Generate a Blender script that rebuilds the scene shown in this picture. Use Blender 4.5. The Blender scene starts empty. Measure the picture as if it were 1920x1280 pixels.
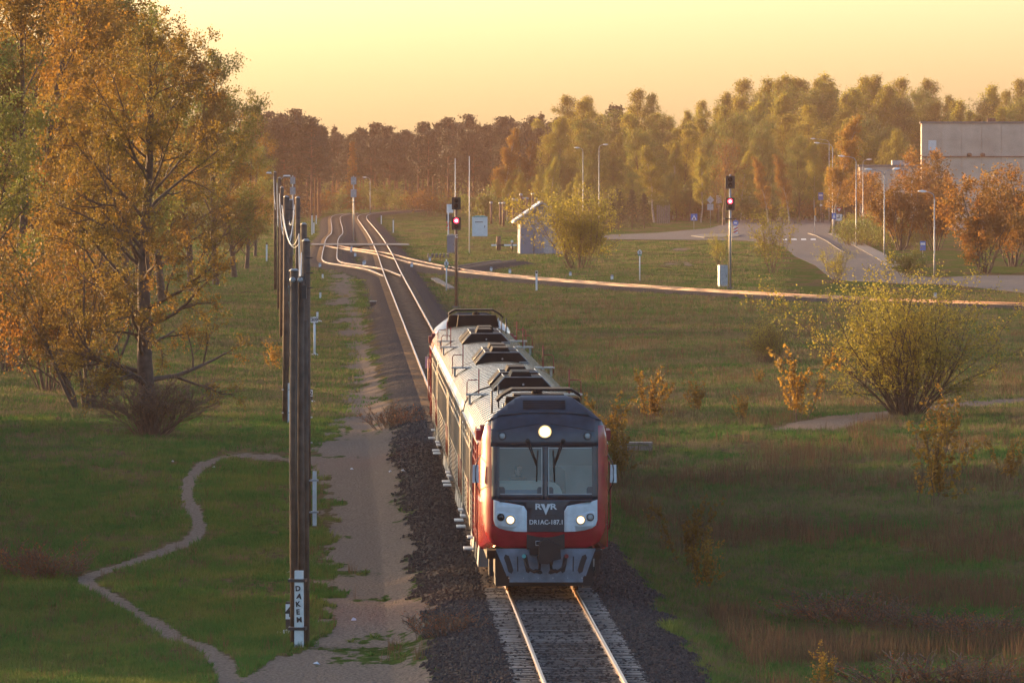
import bpy, bmesh, math, random
import numpy as np
from mathutils import Vector, Matrix

# ------------------------------------------------------------------ camera, sky, sun, exposure
S = bpy.context.scene
C = S.collection
FPX, HOR, CAMH = 14700.0, 300.0, 10.24      # focal length in px of a 1920 frame, horizon row, camera height over the rail head
cam = bpy.data.cameras.new('camera'); cam.sensor_width = 36.0; cam.lens = 36.0 * FPX / 1920.0
cam.clip_start = 1.0; cam.clip_end = 20000.0
co = bpy.data.objects.new('camera', cam); C.objects.link(co); S.camera = co
co.location = (0, 0, CAMH)
co.rotation_euler = (math.pi / 2 - math.atan((640 - HOR) / FPX), 0, 0)

SUN_EL, SUN_AZ = 5.0, -48.0
W = bpy.data.worlds.new('World'); S.world = W; W.use_nodes = True
wn = W.node_tree; sky = wn.nodes.new('ShaderNodeTexSky'); sky.sky_type = 'NISHITA'; sky.sun_disc = False
sky.sun_elevation = math.radians(SUN_EL); sky.sun_rotation = math.radians(SUN_AZ)
sky.air_density = 0.56; sky.dust_density = 2.85; sky.ozone_density = 1.0
wn.links.new(sky.outputs[0], wn.nodes['Background'].inputs[0]); wn.nodes['Background'].inputs[1].default_value = 0.11
sl = bpy.data.lights.new('sun', 'SUN'); sl.energy = 2.0; sl.angle = math.radians(0.6); sl.color = (1.0, 0.56, 0.24)
so = bpy.data.objects.new('sun', sl); C.objects.link(so)
_a, _e = math.radians(SUN_AZ), math.radians(SUN_EL)
sundir = Vector((math.sin(_a) * math.cos(_e), math.cos(_a) * math.cos(_e), math.sin(_e)))
so.rotation_euler = sundir.to_track_quat('Z', 'Y').to_euler(); so.location = sundir * 200
S.view_settings.view_transform = 'Standard'; S.view_settings.look = 'None'
S.view_settings.exposure = 2.68; S.view_settings.gamma = 1.0
S.cycles.max_bounces = 6; S.cycles.diffuse_bounces = 2; S.cycles.glossy_bounces = 2; S.cycles.transmission_bounces = 4
S.cycles.transparent_max_bounces = 6; S.cycles.volume_bounces = 0; S.cycles.use_denoising = True
S.cycles.caustics_reflective = False; S.cycles.caustics_refractive = False

rng = np.random.default_rng(7)
R = random.Random(11)

# ------------------------------------------------------------------ materials
M = {}
def mat(name, col, rough=0.7, metal=0.0, var=0.15, scale=3.0, bump=0.0, col2=None, obj=False, emit=None, estr=0.0, spec=0.5, trans=0.0, coat=0.0, detail=5.0):
    if name in M: return M[name]
    m = bpy.data.materials.new(name); m.use_nodes = True; nt = m.node_tree; b = nt.nodes['Principled BSDF']
    b.inputs['Roughness'].default_value = rough; b.inputs['Metallic'].default_value = metal
    b.inputs['Specular IOR Level'].default_value = spec
    if coat: b.inputs['Coat Weight'].default_value = coat; b.inputs['Coat Roughness'].default_value = 0.12
    tc = nt.nodes.new('ShaderNodeTexCoord'); no = nt.nodes.new('ShaderNodeTexNoise')
    no.inputs['Scale'].default_value = scale; no.inputs['Detail'].default_value = detail
    nt.links.new(tc.outputs['Object'], no.inputs['Vector'])
    rp = nt.nodes.new('ShaderNodeValToRGB'); e = rp.color_ramp.elements
    c2 = col2 or tuple(min(1, c * (1 + var)) for c in col); c1 = col if col2 else tuple(c * (1 - var) for c in col)
    e[0].position = 0.32; e[0].color = (*c1, 1); e[1].position = 0.68; e[1].color = (*c2, 1)
    nt.links.new(no.outputs['Fac'], rp.inputs[0]); out = rp.outputs[0]
    if obj:
        oi = nt.nodes.new('ShaderNodeObjectInfo'); mr = nt.nodes.new('ShaderNodeMapRange')
        mr.inputs[3].default_value = 0.72; mr.inputs[4].default_value = 1.25
        nt.links.new(oi.outputs['Random'], mr.inputs[0])
        mx = nt.nodes.new('ShaderNodeMix'); mx.data_type = 'RGBA'; mx.blend_type = 'MULTIPLY'; mx.inputs[0].default_value = 1
        nt.links.new(out, mx.inputs[6]); nt.links.new(mr.outputs[0], mx.inputs[7]); out = mx.outputs[2]
    nt.links.new(out, b.inputs['Base Color'])
    if bump:
        bn = nt.nodes.new('ShaderNodeBump'); bn.inputs['Strength'].default_value = bump; bn.inputs['Distance'].default_value = 0.05
        nt.links.new(no.outputs['Fac'], bn.inputs['Height']); nt.links.new(bn.outputs[0], b.inputs['Normal'])
    if emit: b.inputs['Emission Color'].default_value = (*emit, 1); b.inputs['Emission Strength'].default_value = estr
    if trans:
        t = nt.nodes.new('ShaderNodeBsdfTranslucent'); mi = nt.nodes.new('ShaderNodeMixShader'); mi.inputs[0].default_value = trans
        nt.links.new(out, t.inputs[0]); nt.links.new(b.outputs[0], mi.inputs[1]); nt.links.new(t.outputs[0], mi.inputs[2])
        nt.links.new(mi.outputs[0], nt.nodes['Material Output'].inputs['Surface'])
    M[name] = m
    return m

mat('steel_rail_top', (.27, .145, .07), .36, .9, .1, 2)
mat('rail_top_rusty', (.12, .045, .016), .5, .5, .2, 2, spec=.2)
mat('rail_rust', (.13, .055, .025), .6, .3, .3, 6)
mat('sleeper_concrete', (.17, .16, .15), .9, 0, .3, 4, .3, obj=True, spec=.1)
mat('sleeper_old', (.13, .095, .068), .95, 0, .45, 3, .3, spec=.05)
mat('timber_grey', (.17, .14, .115), .85, 0, .35, 5, .3)
mat('pole_timber', (.085, .060, .043), .85, 0, .4, 3, .5)
mat('white_paint', (.62, .63, .62), .6, 0, .12, 5)
mat('black_paint', (.02, .02, .02), .5, 0, .2, 5)
mat('dark_metal', (.035, .035, .038), .45, .3, .25, 4)
mat('galv', (.30, .32, .33), .5, .5, .15, 4)
mat('train_red', (.30, .012, .022), .26, 0, .2, 3, coat=.4)
mat('train_dark', (.020, .030, .045), .34, 0, .3, 4, coat=.15)
mat('train_silver', (.27, .25, .225), .34, .6, .14, .6)
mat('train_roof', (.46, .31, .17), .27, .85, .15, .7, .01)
mat('train_white', (.54, .58, .62), .3, 0, .12, 5, coat=.2)
mat('plow_blue', (.13, .165, .21), .5, .1, .3, 3.5)
mat('underframe', (.018, .017, .017), .7, .1, .4, 3)
mat('box_grey', (.30, .29, .27), .6, 0, .2, 1.5)
mat('roof_black', (.013, .014, .015), .8, 0, .25, 2, spec=.15)
mat('roof_board', (.42, .38, .32), .7, 0, .2, 5)
mat('rail_red', (.22, .015, .02), .4, 0, .15, 3)
mat('rubber', (.012, .012, .013), .6, 0, .2, 5)
mat('cream', (.58, .60, .48), .6, 0, .06, 2)
mat('cab_blue', (.12, .22, .36), .6, 0, .08, 2)
mat('cab_wall', (.11, .125, .14), .7, 0, .06, 1)
mat('lamp_warm', (1, .9, .7), .3, emit=(1, .78, .42), estr=3.2)
mat('lamp_glare', (.7, .6, .4), .2, emit=(1, .62, .22), estr=.22)  # dim emission paints the orange glare ring round lit headlamps
mat('lamp_white', (1, 1, 1), .3, emit=(1, .97, .92), estr=1.2)
mat('lamp_off', (.30, .33, .34), .15, 0, .05, 3)
mat('lens_dark', (.02, .02, .022), .1, 0, .05, 3)
mat('lens_red', (.8, .02, .03), .2, emit=(1, .02, .05), estr=1.6)
mat('lens_core', (1, .5, .4), .2, emit=(1, .42, .34), estr=2.2)
mat('sign_white', (.66, .67, .66), .5, 0, .06, 4)
mat('sign_blue', (.03, .13, .42), .45, 0, .06, 4)
mat('sign_red', (.42, .02, .03), .45, 0, .06, 4)
mat('sign_green', (.02, .22, .14), .45, 0, .06, 4)
mat('sign_orange', (.75, .28, .02), .5, 0, .08, 4)
mat('hut_wall', (.18, .20, .235), .75, 0, .1, 1.2, .1)
mat('hut_roof', (.30, .33, .37), .5, .2, .1, 2)
mat('kiosk', (.50, .62, .64), .55, 0, .06, 1.5)
mat('teal', (.07, .36, .36), .5, 0, .1, 2)
mat('rust_post', (.17, .085, .055), .8, 0, .4, 3)
mat('block_wall', (.50, .385, .30), .85, 0, .18, .35, .2)
mat('asphalt', (.10, .097, .095), .95, 0, .22, .8, .1, spec=.05)
mat('pavement', (.17, .165, .155), .95, 0, .15, 1.0, .1, spec=.05)
mat('skin', (.42, .25, .18), .6, 0, .05, 5)
mat('cloth_dark', (.015, .015, .02), .8, 0, .2, 6)
mat('cloth_blue', (.04, .07, .16), .8, 0, .2, 6)
mat('hair', (.03, .02, .015), .6, 0, .2, 10)
mat('bark', (.075, .055, .04), .9, 0, .35, 4, .5)
mat('bark_birch', (.30, .26, .22), .85, 0, .5, 5)
mat('bark_pine', (.16, .075, .04), .9, 0, .35, 3, .4)
mat('twig', (.11, .07, .045), .85, 0, .3, 3)
mat('leaf_linden', (.215, .115, .020), .6, 0, 0, .55, col2=(.12, .105, .020), trans=.58, obj=True)
mat('leaf_yellow', (.26, .205, .028), .6, 0, 0, .3, col2=(.17, .165, .028), trans=.62, obj=True)
mat('leaf_rust_sunlit', (.30, .085, .022), .7, 0, 0, .9, col2=(.20, .085, .03), trans=.4, obj=True)  # orange painted in for low sun on grass, also plain dry weeds
mat('leaf_gold', (.29, .145, .022), .6, 0, 0, .55, col2=(.19, .135, .024), trans=.62, obj=True)
mat('leaf_young', (.27, .225, .03), .6, 0, 0, .5, col2=(.17, .185, .03), trans=.62, obj=True)
mat('leaf_green', (.10, .145, .028), .6, 0, 0, .6, col2=(.19, .17, .03), trans=.45, obj=True)
mat('leaf_orange', (.24, .10, .02), .6, 0, 0, .5, col2=(.17, .11, .02), trans=.62, obj=True)
mat('needle', (.028, .035, .018), .7, 0, 0, .8, col2=(.05, .05, .022), trans=.15, obj=True)
mat('gravel_stone', (.055, .053, .053), .95, 0, .45, 9, obj=True, spec=.1)
mat('litter_white', (.6, .62, .64), .6)
mat('glass_pane', (.02, .02, .02), .05)
def glass_mat():
    m = bpy.data.materials.new('windscreen_glass'); m.use_nodes = True; nt = m.node_tree; nt.nodes.clear()
    o = nt.nodes.new('ShaderNodeOutputMaterial'); t = nt.nodes.new('ShaderNodeBsdfTransparent'); g = nt.nodes.new('ShaderNodeBsdfGlossy')
    t.inputs[0].default_value = (.66, .74, .80, 1); g.inputs[0].default_value = (.85, .93, 1, 1); g.inputs['Roughness'].default_value = .03
    lw = nt.nodes.new('ShaderNodeFresnel'); lw.inputs[0].default_value = 1.55
    no = nt.nodes.new('ShaderNodeTexNoise'); no.inputs['Scale'].default_value = 1.5
    ma = nt.nodes.new('ShaderNodeMath'); ma.operation = 'MULTIPLY_ADD'; ma.inputs[1].default_value = .04
    nt.links.new(no.outputs[0], ma.inputs[0]); nt.links.new(lw.outputs[0], ma.inputs[2])
    mi = nt.nodes.new('ShaderNodeMixShader'); nt.links.new(ma.outputs[0], mi.inputs[0]); nt.links.new(t.outputs[0], mi.inputs[1]); nt.links.new(g.outputs[0], mi.inputs[2])
    nt.links.new(mi.outputs[0], o.inputs[0]); M['glass'] = m
glass_mat()

# ------------------------------------------------------------------ small mesh builder and object helpers
class MB:
    def __init__(s): s.v = []; s.f = []; s.sm = []
    def add(s, vs, fs, smooth=False):
        n = len(s.v); s.v += [tuple(p) for p in vs]; s.f += [tuple(i + n for i in f) for f in fs]; s.sm += [smooth] * len(fs); return s
    def box(s, x0, x1, y0, y1, z0, z1, tx=0.0, ty=0.0):
        a, b = tx, ty
        return s.add([(x0, y0, z0), (x1, y0, z0), (x1, y1, z0), (x0, y1, z0), (x0 + a, y0 + b, z1), (x1 - a, y0 + b, z1), (x1 - a, y1 - b, z1), (x0 + a, y1 - b, z1)],
              [(3, 2, 1, 0), (4, 5, 6, 7), (0, 1, 5, 4), (1, 2, 6, 5), (2, 3, 7, 6), (3, 0, 4, 7)])
    def tube(s, pts, r, n=6, cap=True, smooth=True):
        pts = [Vector(p) for p in pts]; rs = r if isinstance(r, (list, tuple)) else [r] * len(pts)
        k0 = len(s.v); d0 = (pts[1] - pts[0]).normalized(); up = Vector((0, 0, 1)) if abs(d0.z) < .9 else Vector((1, 0, 0))
        for i, p in enumerate(pts):
            d = (pts[min(i + 1, len(pts) - 1)] - pts[max(i - 1, 0)]); d = d.normalized() if d.length > 1e-9 else d0
            a = d.cross(up); a = a.normalized() if a.length > 1e-6 else Vector((1, 0, 0)); b = a.cross(d)
            for j in range(n):
                t = 2 * math.pi * j / n; s.v.append(tuple(p + (a * math.cos(t) + b * math.sin(t)) * rs[i]))
        for i in range(len(pts) - 1):
            for j in range(n):
                s.f.append((k0 + i * n + j, k0 + i * n + (j + 1) % n, k0 + (i + 1) * n + (j + 1) % n, k0 + (i + 1) * n + j)); s.sm.append(smooth)
        if cap:
            s.f.append(tuple(k0 + j for j in range(n - 1, -1, -1))); s.sm.append(False)
            e = k0 + (len(pts) - 1) * n; s.f.append(tuple(e + j for j in range(n))); s.sm.append(False)
        return s
    def lathe(s, prof, n=12, c=(0, 0, 0), axis='z', smooth=True):
        k0 = len(s.v)
        for (r, h) in prof:
            for j in range(n):
                t = 2 * math.pi * j / n; a, b = r * math.cos(t), r * math.sin(t)
                p = (a, b, h) if axis == 'z' else (a, -h, b)
                s.v.append((p[0] + c[0], p[1] + c[1], p[2] + c[2]))
        for i in range(len(prof) - 1):
            for j in range(n):
                s.f.append((k0 + i * n + j, k0 + i * n + (j + 1) % n, k0 + (i + 1) * n + (j + 1) % n, k0 + (i + 1) * n + j)); s.sm.append(smooth)
        s.f.append(tuple(k0 + j for j in range(n - 1, -1, -1))); s.sm.append(False)
        e = k0 + (len(prof) - 1) * n; s.f.append(tuple(e + j for j in range(n))); s.sm.append(False)
        return s
    def prism(s, poly, y0, y1):                      # polygon in (x, z), extruded along y
        n = len(poly); vs = [(p[0], y0, p[1]) for p in poly] + [(p[0], y1, p[1]) for p in poly]
        return s.add(vs, [tuple(range(n)), tuple(range(2 * n - 1, n - 1, -1))] + [(i, n + i, n + (i + 1) % n, (i + 1) % n) for i in range(n)])
    def flat(s, poly, z0, z1):                       # polygon in (x, y), extruded along z
        n = len(poly); vs = [(p[0], p[1], z1) for p in poly] + [(p[0], p[1], z0) for p in poly]
        return s.add(vs, [tuple(range(n)), tuple(range(2 * n - 1, n - 1, -1))] + [(i, n + i, n + (i + 1) % n, (i + 1) % n) for i in range(n)])
    def mesh(s, name, m=None):
        me = bpy.data.meshes.new(name); me.from_pydata(s.v, [], s.f)
        if any(s.sm): me.polygons.foreach_set('use_smooth', s.sm)
        bm = bmesh.new(); bm.from_mesh(me); bmesh.ops.recalc_face_normals(bm, faces=bm.faces); bm.to_mesh(me); bm.free()
        if m: me.materials.append(M[m])
        return me
    def build(s, name, m, parent=None, loc=None, rz=0):
        o = bpy.data.objects.new(name, s.mesh(name, m)); C.objects.link(o)
        if parent: o.parent = parent
        if loc is not None: o.location = loc
        if rz: o.rotation_euler.z = rz
        return o
def tag(o, label=None, cat=None, group=None, kind=None):
    if label: o['label'] = label
    if cat: o['category'] = cat
    if group: o['group'] = group
    if kind: o['kind'] = kind
    return o
def thing(name, label, cat, loc=(0, 0, 0), rz=0, group=None):
    o = bpy.data.objects.new(name, None); C.objects.link(o); o.location = loc; o.rotation_euler.z = rz; o.empty_display_size = .2
    return tag(o, label, cat, group)
def share(name, me, parent=None, loc=(0, 0, 0), rz=0, sc=1.0):
    o = bpy.data.objects.new(name, me); C.objects.link(o); o.parent = parent; o.location = loc; o.rotation_euler.z = rz
    o.scale = (sc, sc, sc) if not isinstance(sc, tuple) else sc
    return o
def big_mesh(name, v, f, m, smooth=False):          # numpy arrays, quads or triangles
    me = bpy.data.meshes.new(name); k = f.shape[1]
    me.vertices.add(len(v)); me.vertices.foreach_set('co', np.ascontiguousarray(v, dtype=np.float32).ravel())
    me.loops.add(f.size); me.loops.foreach_set('vertex_index', np.ascontiguousarray(f, dtype=np.int32).ravel())
    me.polygons.add(len(f)); me.polygons.foreach_set('loop_start', np.arange(0, f.size, k, dtype=np.int32))
    me.update(calc_edges=True)
    if smooth: me.polygons.foreach_set('use_smooth', np.ones(len(f), dtype=bool))
    if m: me.materials.append(M[m])
    return me
def text(body, size, parent, loc, m, rot=(math.pi / 2, 0, 0), bold=0.0, name='lettering', extr=.004, sx=1.0, width=None):
    cu = bpy.data.curves.new(name, 'FONT'); cu.body = body; cu.size = size; cu.align_x = 'CENTER'; cu.align_y = 'CENTER'; cu.extrude = extr; cu.offset = bold
    cu.resolution_u = 3; cu.materials.append(M[m])
    tmp = bpy.data.objects.new(name, cu); me = bpy.data.meshes.new_from_object(tmp); bpy.data.objects.remove(tmp); me.materials.clear(); me.materials.append(M[m])
    if width: xs = [v.co.x for v in me.vertices]; sx = width / (max(xs) - min(xs))
    o = bpy.data.objects.new(name, me); C.objects.link(o); o.parent = parent; o.location = loc; o.rotation_euler = rot; o.scale.x = sx
    return o

# ------------------------------------------------------------------ the lie of the land
def px2w(x, y, z=0.0):                                # survey of the place: a picture point at height z -> metres
    s = (y - HOR) / (CAMH - z); return ((x - 960.0) / s, FPX / s)
def spline(pts, step):
    P = [np.array(p, float) for p in pts]; P = [2 * P[0] - P[1]] + P + [2 * P[-1] - P[-2]]; out = []
    for i in range(1, len(P) - 2):
        n = max(2, int(np.linalg.norm(P[i + 1] - P[i]) / step))
        for k in range(n):
            t = k / n; a, b, c, d = P[i - 1:i + 3]
            out.append(.5 * (2 * b + (c - a) * t + (2 * a - 5 * b + 4 * c - d) * t * t + (3 * b - a - 3 * c + d) * t ** 3))
    out.append(P[-2]); return np.array(out)
def smooth(a, it):
    a = a.copy()
    for _ in range(it): a[1:-1] = (a[:-2] + 2 * a[1:-1] + a[2:]) / 4
    return a
TRK = lambda Y: 4.812 - .02197 * Y                    # centre line of the main track where it is straight
main_pts = [(TRK(y), y) for y in (60, 150, 300, 450, 600, 720)] + [px2w(x, y) for x, y in
            ((721, 474), (713, 459), (706, 446), (697, 433), (686, 419), (679, 409), (683, 402.5), (703, 398.5), (750, 395), (840, 390.5), (960, 386), (1100, 382))]
side_pts = [px2w(x, y) for x, y in ((736, 516), (700, 503), (653.7, 495.5), (630, 492), (618.5, 486), (618.5, 472), (621, 458), (622, 450), (626, 443), (632, 436.5), (632, 426), (629.5, 414), (630, 406.5), (639, 402.4), (664, 399.2))]
dia_pts = [px2w(x, y) for x, y in ((622, 460), (650, 464.6), (684, 469), (717, 474.5), (751, 483), (785, 491), (820, 498), (852, 503.5), (880, 507.5), (940, 514), (1000, 519.5), (1100, 527.5), (1200, 534.5), (1300, 541), (1370, 545), (1480, 551), (1600, 557), (1760, 563), (1920, 568), (2200, 577))]
spur_pts = [px2w(x, y) for x, y in ((843, 503), (866, 499), (890, 495), (920, 490.5), (953, 486.5))]
tracks = {'main': smooth(spline(main_pts, 3), 6), 'side': smooth(spline(side_pts, 2), 10), 'branch': smooth(spline(dia_pts, 2), 8), 'spur': spline(spur_pts, 2)}

_h = rng.random((256, 256))
def vnoise(x, y):
    xi, yi = np.floor(x).astype(int), np.floor(y).astype(int); fx, fy = x - xi, y - yi
    fx = fx * fx * (3 - 2 * fx); fy = fy * fy * (3 - 2 * fy); g = lambda a, b: _h[a & 255, b & 255]
    return (g(xi, yi) * (1 - fx) + g(xi + 1, yi) * fx) * (1 - fy) + (g(xi, yi + 1) * (1 - fx) + g(xi + 1, yi + 1) * fx) * fy
def fbm(x, y, o=4):
    t, a, n = 0, .5, 0
    for i in range(o): t = t + a * vnoise(x * 2 ** i + 17 * i, y * 2 ** i + 31 * i); n += a; a *= .5
    return t / n
def pdist(X, Y, poly):
    d = np.full(X.shape, 1e9)
    for i in range(0, len(poly) - 1):
        a, b = poly[i], poly[i + 1]; ab = b - a; L = ab @ ab + 1e-9
        lo = np.minimum(a, b) - 12; hi = np.maximum(a, b) + 12
        k = (X > lo[0]) & (X < hi[0]) & (Y > lo[1]) & (Y < hi[1])
        if not k.any(): continue
        x, y = X[k], Y[k]; t = np.clip(((x - a[0]) * ab[0] + (y - a[1]) * ab[1]) / L, 0, 1)
        d[k] = np.minimum(d[k], np.hypot(x - a[0] - t * ab[0], y - a[1] - t * ab[1]))
    return d
def sstep(a, b, x): t = np.clip((x - a) / (b - a), 0, 1); return t * t * (3 - 2 * t)
coarse = {k: v[::max(1, len(v) // 90)] for k, v in tracks.items()}
coarse = {k: np.vstack([coarse[k], tracks[k][-1:]]) for k in coarse}
def track_dist(X, Y): return np.minimum.reduce([pdist(X, Y, coarse[k]) for k in coarse])
def gz(X, Y, td=None):
    X = np.asarray(X, float); Y = np.asarray(Y, float); u = X - TRK(Y)
    prof = np.interp(u, [-80, -14, -9, -5.5, -3.7, -2.1, -1.6, 1.6, 2.1, 3.6, 6.2, 9, 16, 30, 60], [-.5, -.55, -.62, -.68, -.66, -.2, -.142, -.142, -.2, -.62, -.95, -.85, -.6, -.5, -.5])
    t = sstep(470, 620, Y); z = prof * (1 - t) + (-.42) * t
    amp = np.clip((np.abs(u) - 3.2) / 4, 0, 1) * (1 - .93 * t)
    z = z + amp * (.55 * (fbm(X / 9 + 3, Y / 22) - .5) + .14 * (fbm(X / 1.6, Y / 2.5) - .5))
    bd = track_dist(X, Y) if td is None else td
    e = np.interp(bd, [0, 1.6, 2.1, 3.9], [-.142, -.142, -.2, -1.2]); k = Y > 450
    return np.where(k, np.maximum(z, e), z)
def G(x, y):                                          # ground point seen at picture point (x, y)
    z = -.5
    for _ in range(8):
        X, Y = px2w(x, y, z); z = float(gz(np.array([X]), np.array([Y]))[0])
    return (X, Y, z)
def SC(Y): return FPX / Y                              # px per metre at depth Y

# terrain sheet
nr, nc = 520, 420
yy = np.geomspace(1150, 40, nr); Yr = FPX * CAMH / yy; Yr = np.concatenate([[-60, 0, 60, 100, 120], Yr, [5200, 9000, 16000]])
rc = np.concatenate([[-2.5, -1, -.5, -.25, -.15, -.1, -.085], np.linspace(-.073, .073, nc), [.085, .1, .15, .25, .5, 1, 2.5]])
YY, RR = np.meshgrid(Yr, rc, indexing='ij'); XX = RR * np.maximum(YY, 128)
td = track_dist(XX, YY); ZZ = gz(XX, YY, td)
sS = FPX / np.maximum(YY, 1); PX = 960 + XX * sS; PY = HOR + (CAMH + .55) * sS
n1 = fbm(XX / .9, YY / 3.2); n2 = fbm(XX / 3.1 + 9, YY / 9 + 4); n3 = fbm(XX / .35, YY / 1.2 + 5, 3)
ball = 1 - sstep(2.2, 3.3, td + 1.2 * (n1 - .5) + .5 * (n3 - .5))
ball = np.where(td > 50, 0, ball)
foot = np.array([px2w(x, y, -.55) for x, y in ((432, 1295), (418, 1240), (388, 1207), (330, 1181), (270, 1150), (215, 1120), (188, 1105), (157, 1088), (185, 1072), (258, 1046), (328, 1021), (370, 990), (366, 960), (351, 935), (350, 915), (358, 890), (385, 868), (430, 852), (545, 845))])
fd = pdist(XX, YY, spline(foot, 2.0)); fd = np.where(fd > 50, 9, fd)
dirt = 1 - sstep(.10, .34, fd - .16 * (n1 - .5) - .22 * (n2 - .5))
ey = [500, 530, 560, 600, 640, 680, 720, 760, 800, 830, 860, 900, 950, 1000, 1100, 1180, 1240, 1280, 1400]
exl = [610, 618, 622, 632, 632, 648, 648, 638, 622, 580, 560, 612, 628, 622, 600, 620, 510, 420, 340]
exr = [650, 668, 672, 682, 692, 702, 714, 728, 744, 790, 768, 764, 770, 780, 800, 832, 848, 862, 880]
xl = np.interp(PY, ey, exl); xr = np.interp(PY, ey, exr); jit = (n1 - .5) * 90 + (n3 - .5) * 60 + (n2 - .5) * 60
sand = sstep(-6, 16, PX - xl + jit) * sstep(-6, 14, xr - PX + jit * .35) * (PY > 505) * (PY < 1700)
sand = sand * np.clip(sstep(.25, .40, n2 + .35 * (n3 - .5) + .06), .25, 1)
cross = np.exp(-((PY - 852 - (PX - 500) * .01) / 7) ** 2) * (PX < 620) * sstep(400, 470, PX) * sstep(.35, .6, n1 + .12) * .8
farp = np.exp(-((PX - 1275) / 38) ** 2 - ((PY - 497) / 7) ** 2) + np.exp(-((PX - 1275) / 30) ** 2 - ((PY - 470) / 4) ** 2)
farp = farp * sstep(.42, .55, n1) + np.exp(-((PX - 640) / 26) ** 2 - ((PY - 545) / 9) ** 2) * .8
rp_ = np.array([px2w(x, y, -1.1) for x, y in ((1500, 822), (1580, 809), (1700, 796), (1800, 788), (1925, 774), (2100, 760))])
rd = pdist(XX, YY, spline(rp_, 2)); rd = np.where(rd > 50, 9, rd)
dirt = np.clip(np.maximum.reduce([dirt, sand * .95, cross, farp, (1 - sstep(1.0, 2.4, rd + 2 * (n1 - .5)))]), 0, 1) * (1 - ball)
uu = XX - TRK(YY)
dry = np.clip(sstep(.44, .64, n2 - .10 * sstep(420, 640, YY) + .25 * (n1 - .5) + .09 * (uu > 3) + .0 * n3), 0, 1)
idx = np.arange(XX.size).reshape(XX.shape)
q = np.stack([idx[:-1, :-1], idx[:-1, 1:], idx[1:, 1:], idx[1:, :-1]], -1).reshape(-1, 4)
gme = big_mesh('ground', np.stack([XX, YY, ZZ], -1).reshape(-1, 3), q, None, True)
ca = gme.color_attributes.new('cover', 'FLOAT_COLOR', 'POINT')
ca.data.foreach_set('color', np.stack([ball, dirt, dry, np.ones_like(dry)], -1).astype(np.float32).ravel())
def ground_mat():
    m = bpy.data.materials.new('ground_cover'); m.use_nodes = True; nt = m.node_tree; b = nt.nodes['Principled BSDF']; b.inputs['Roughness'].default_value = 1; b.inputs['Specular IOR Level'].default_value = .0
    at = nt.nodes.new('ShaderNodeAttribute'); at.attribute_name = 'cover'; sp = nt.nodes.new('ShaderNodeSeparateColor'); nt.links.new(at.outputs['Color'], sp.inputs[0])
    ge = nt.nodes.new('ShaderNodeNewGeometry')
    def noise(sc, d=5):
        mp = nt.nodes.new('ShaderNodeMapping'); mp.inputs['Scale'].default_value = (1, .4, 1); nt.links.new(ge.outputs['Position'], mp.inputs[0])
        n = nt.nodes.new('ShaderNodeTexNoise'); n.inputs['Scale'].default_value = sc; n.inputs['Detail'].default_value = d; nt.links.new(mp.outputs[0], n.inputs['Vector']); return n.outputs['Fac']
    def ramp(f, a, c):
        r = nt.nodes.new('ShaderNodeValToRGB'); e = r.color_ramp.elements; e[0].position = .34; e[1].position = .68; e[0].color = (*a, 1); e[1].color = (*c, 1); nt.links.new(f, r.inputs[0]); return r.outputs[0]
    def mix(f, a, c):
        x = nt.nodes.new('ShaderNodeMix'); x.data_type = 'RGBA'; nt.links.new(f, x.inputs[0]); nt.links.new(a, x.inputs[6]); nt.links.new(c, x.inputs[7]); return x.outputs[2]
    def edge(f, n):                                   # break the mask edge up with fine noise
        a = nt.nodes.new('ShaderNodeMath'); a.operation = 'ADD'; nt.links.new(f, a.inputs[0])
        mr = nt.nodes.new('ShaderNodeMapRange'); mr.inputs[1].default_value = .3; mr.inputs[2].default_value = .7; mr.inputs[3].default_value = -.35; mr.inputs[4].default_value = .35
        nt.links.new(n, mr.inputs[0]); nt.links.new(mr.outputs[0], a.inputs[1])
        m2 = nt.nodes.new('ShaderNodeMapRange'); m2.interpolation_type = 'SMOOTHSTEP'; m2.inputs[1].default_value = .33; m2.inputs[2].default_value = .67; nt.links.new(a.outputs[0], m2.inputs[0]); return m2.outputs[0]
    na, nb, ncx = noise(.7), noise(4), noise(14, 3)
    green = ramp(nb, (.032, .060, .016), (.075, .110, .030)); brown = ramp(nb, (.065, .055, .030), (.13, .10, .056))
    c = mix(edge(sp.outputs[2], na), green, brown)
    c = mix(edge(sp.outputs[1], nb), c, ramp(ncx, (.13, .105, .085), (.22, .18, .145)))
    c = mix(edge(sp.outputs[0], nb), c, ramp(ncx, (.035, .033, .032), (.115, .108, .10)))
    nt.links.new(c, b.inputs['Base Color'])
    bp = nt.nodes.new('ShaderNodeBump'); bp.inputs['Strength'].default_value = .8; bp.inputs['Distance'].default_value = .08; nt.links.new(ncx, bp.inputs['Height']); nt.links.new(bp.outputs[0], b.inputs['Normal'])
    M['ground'] = m
ground_mat(); gme.materials.append(M['ground'])
go = bpy.data.objects.new('ground', gme); C.objects.link(go); tag(go, kind='structure')

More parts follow.
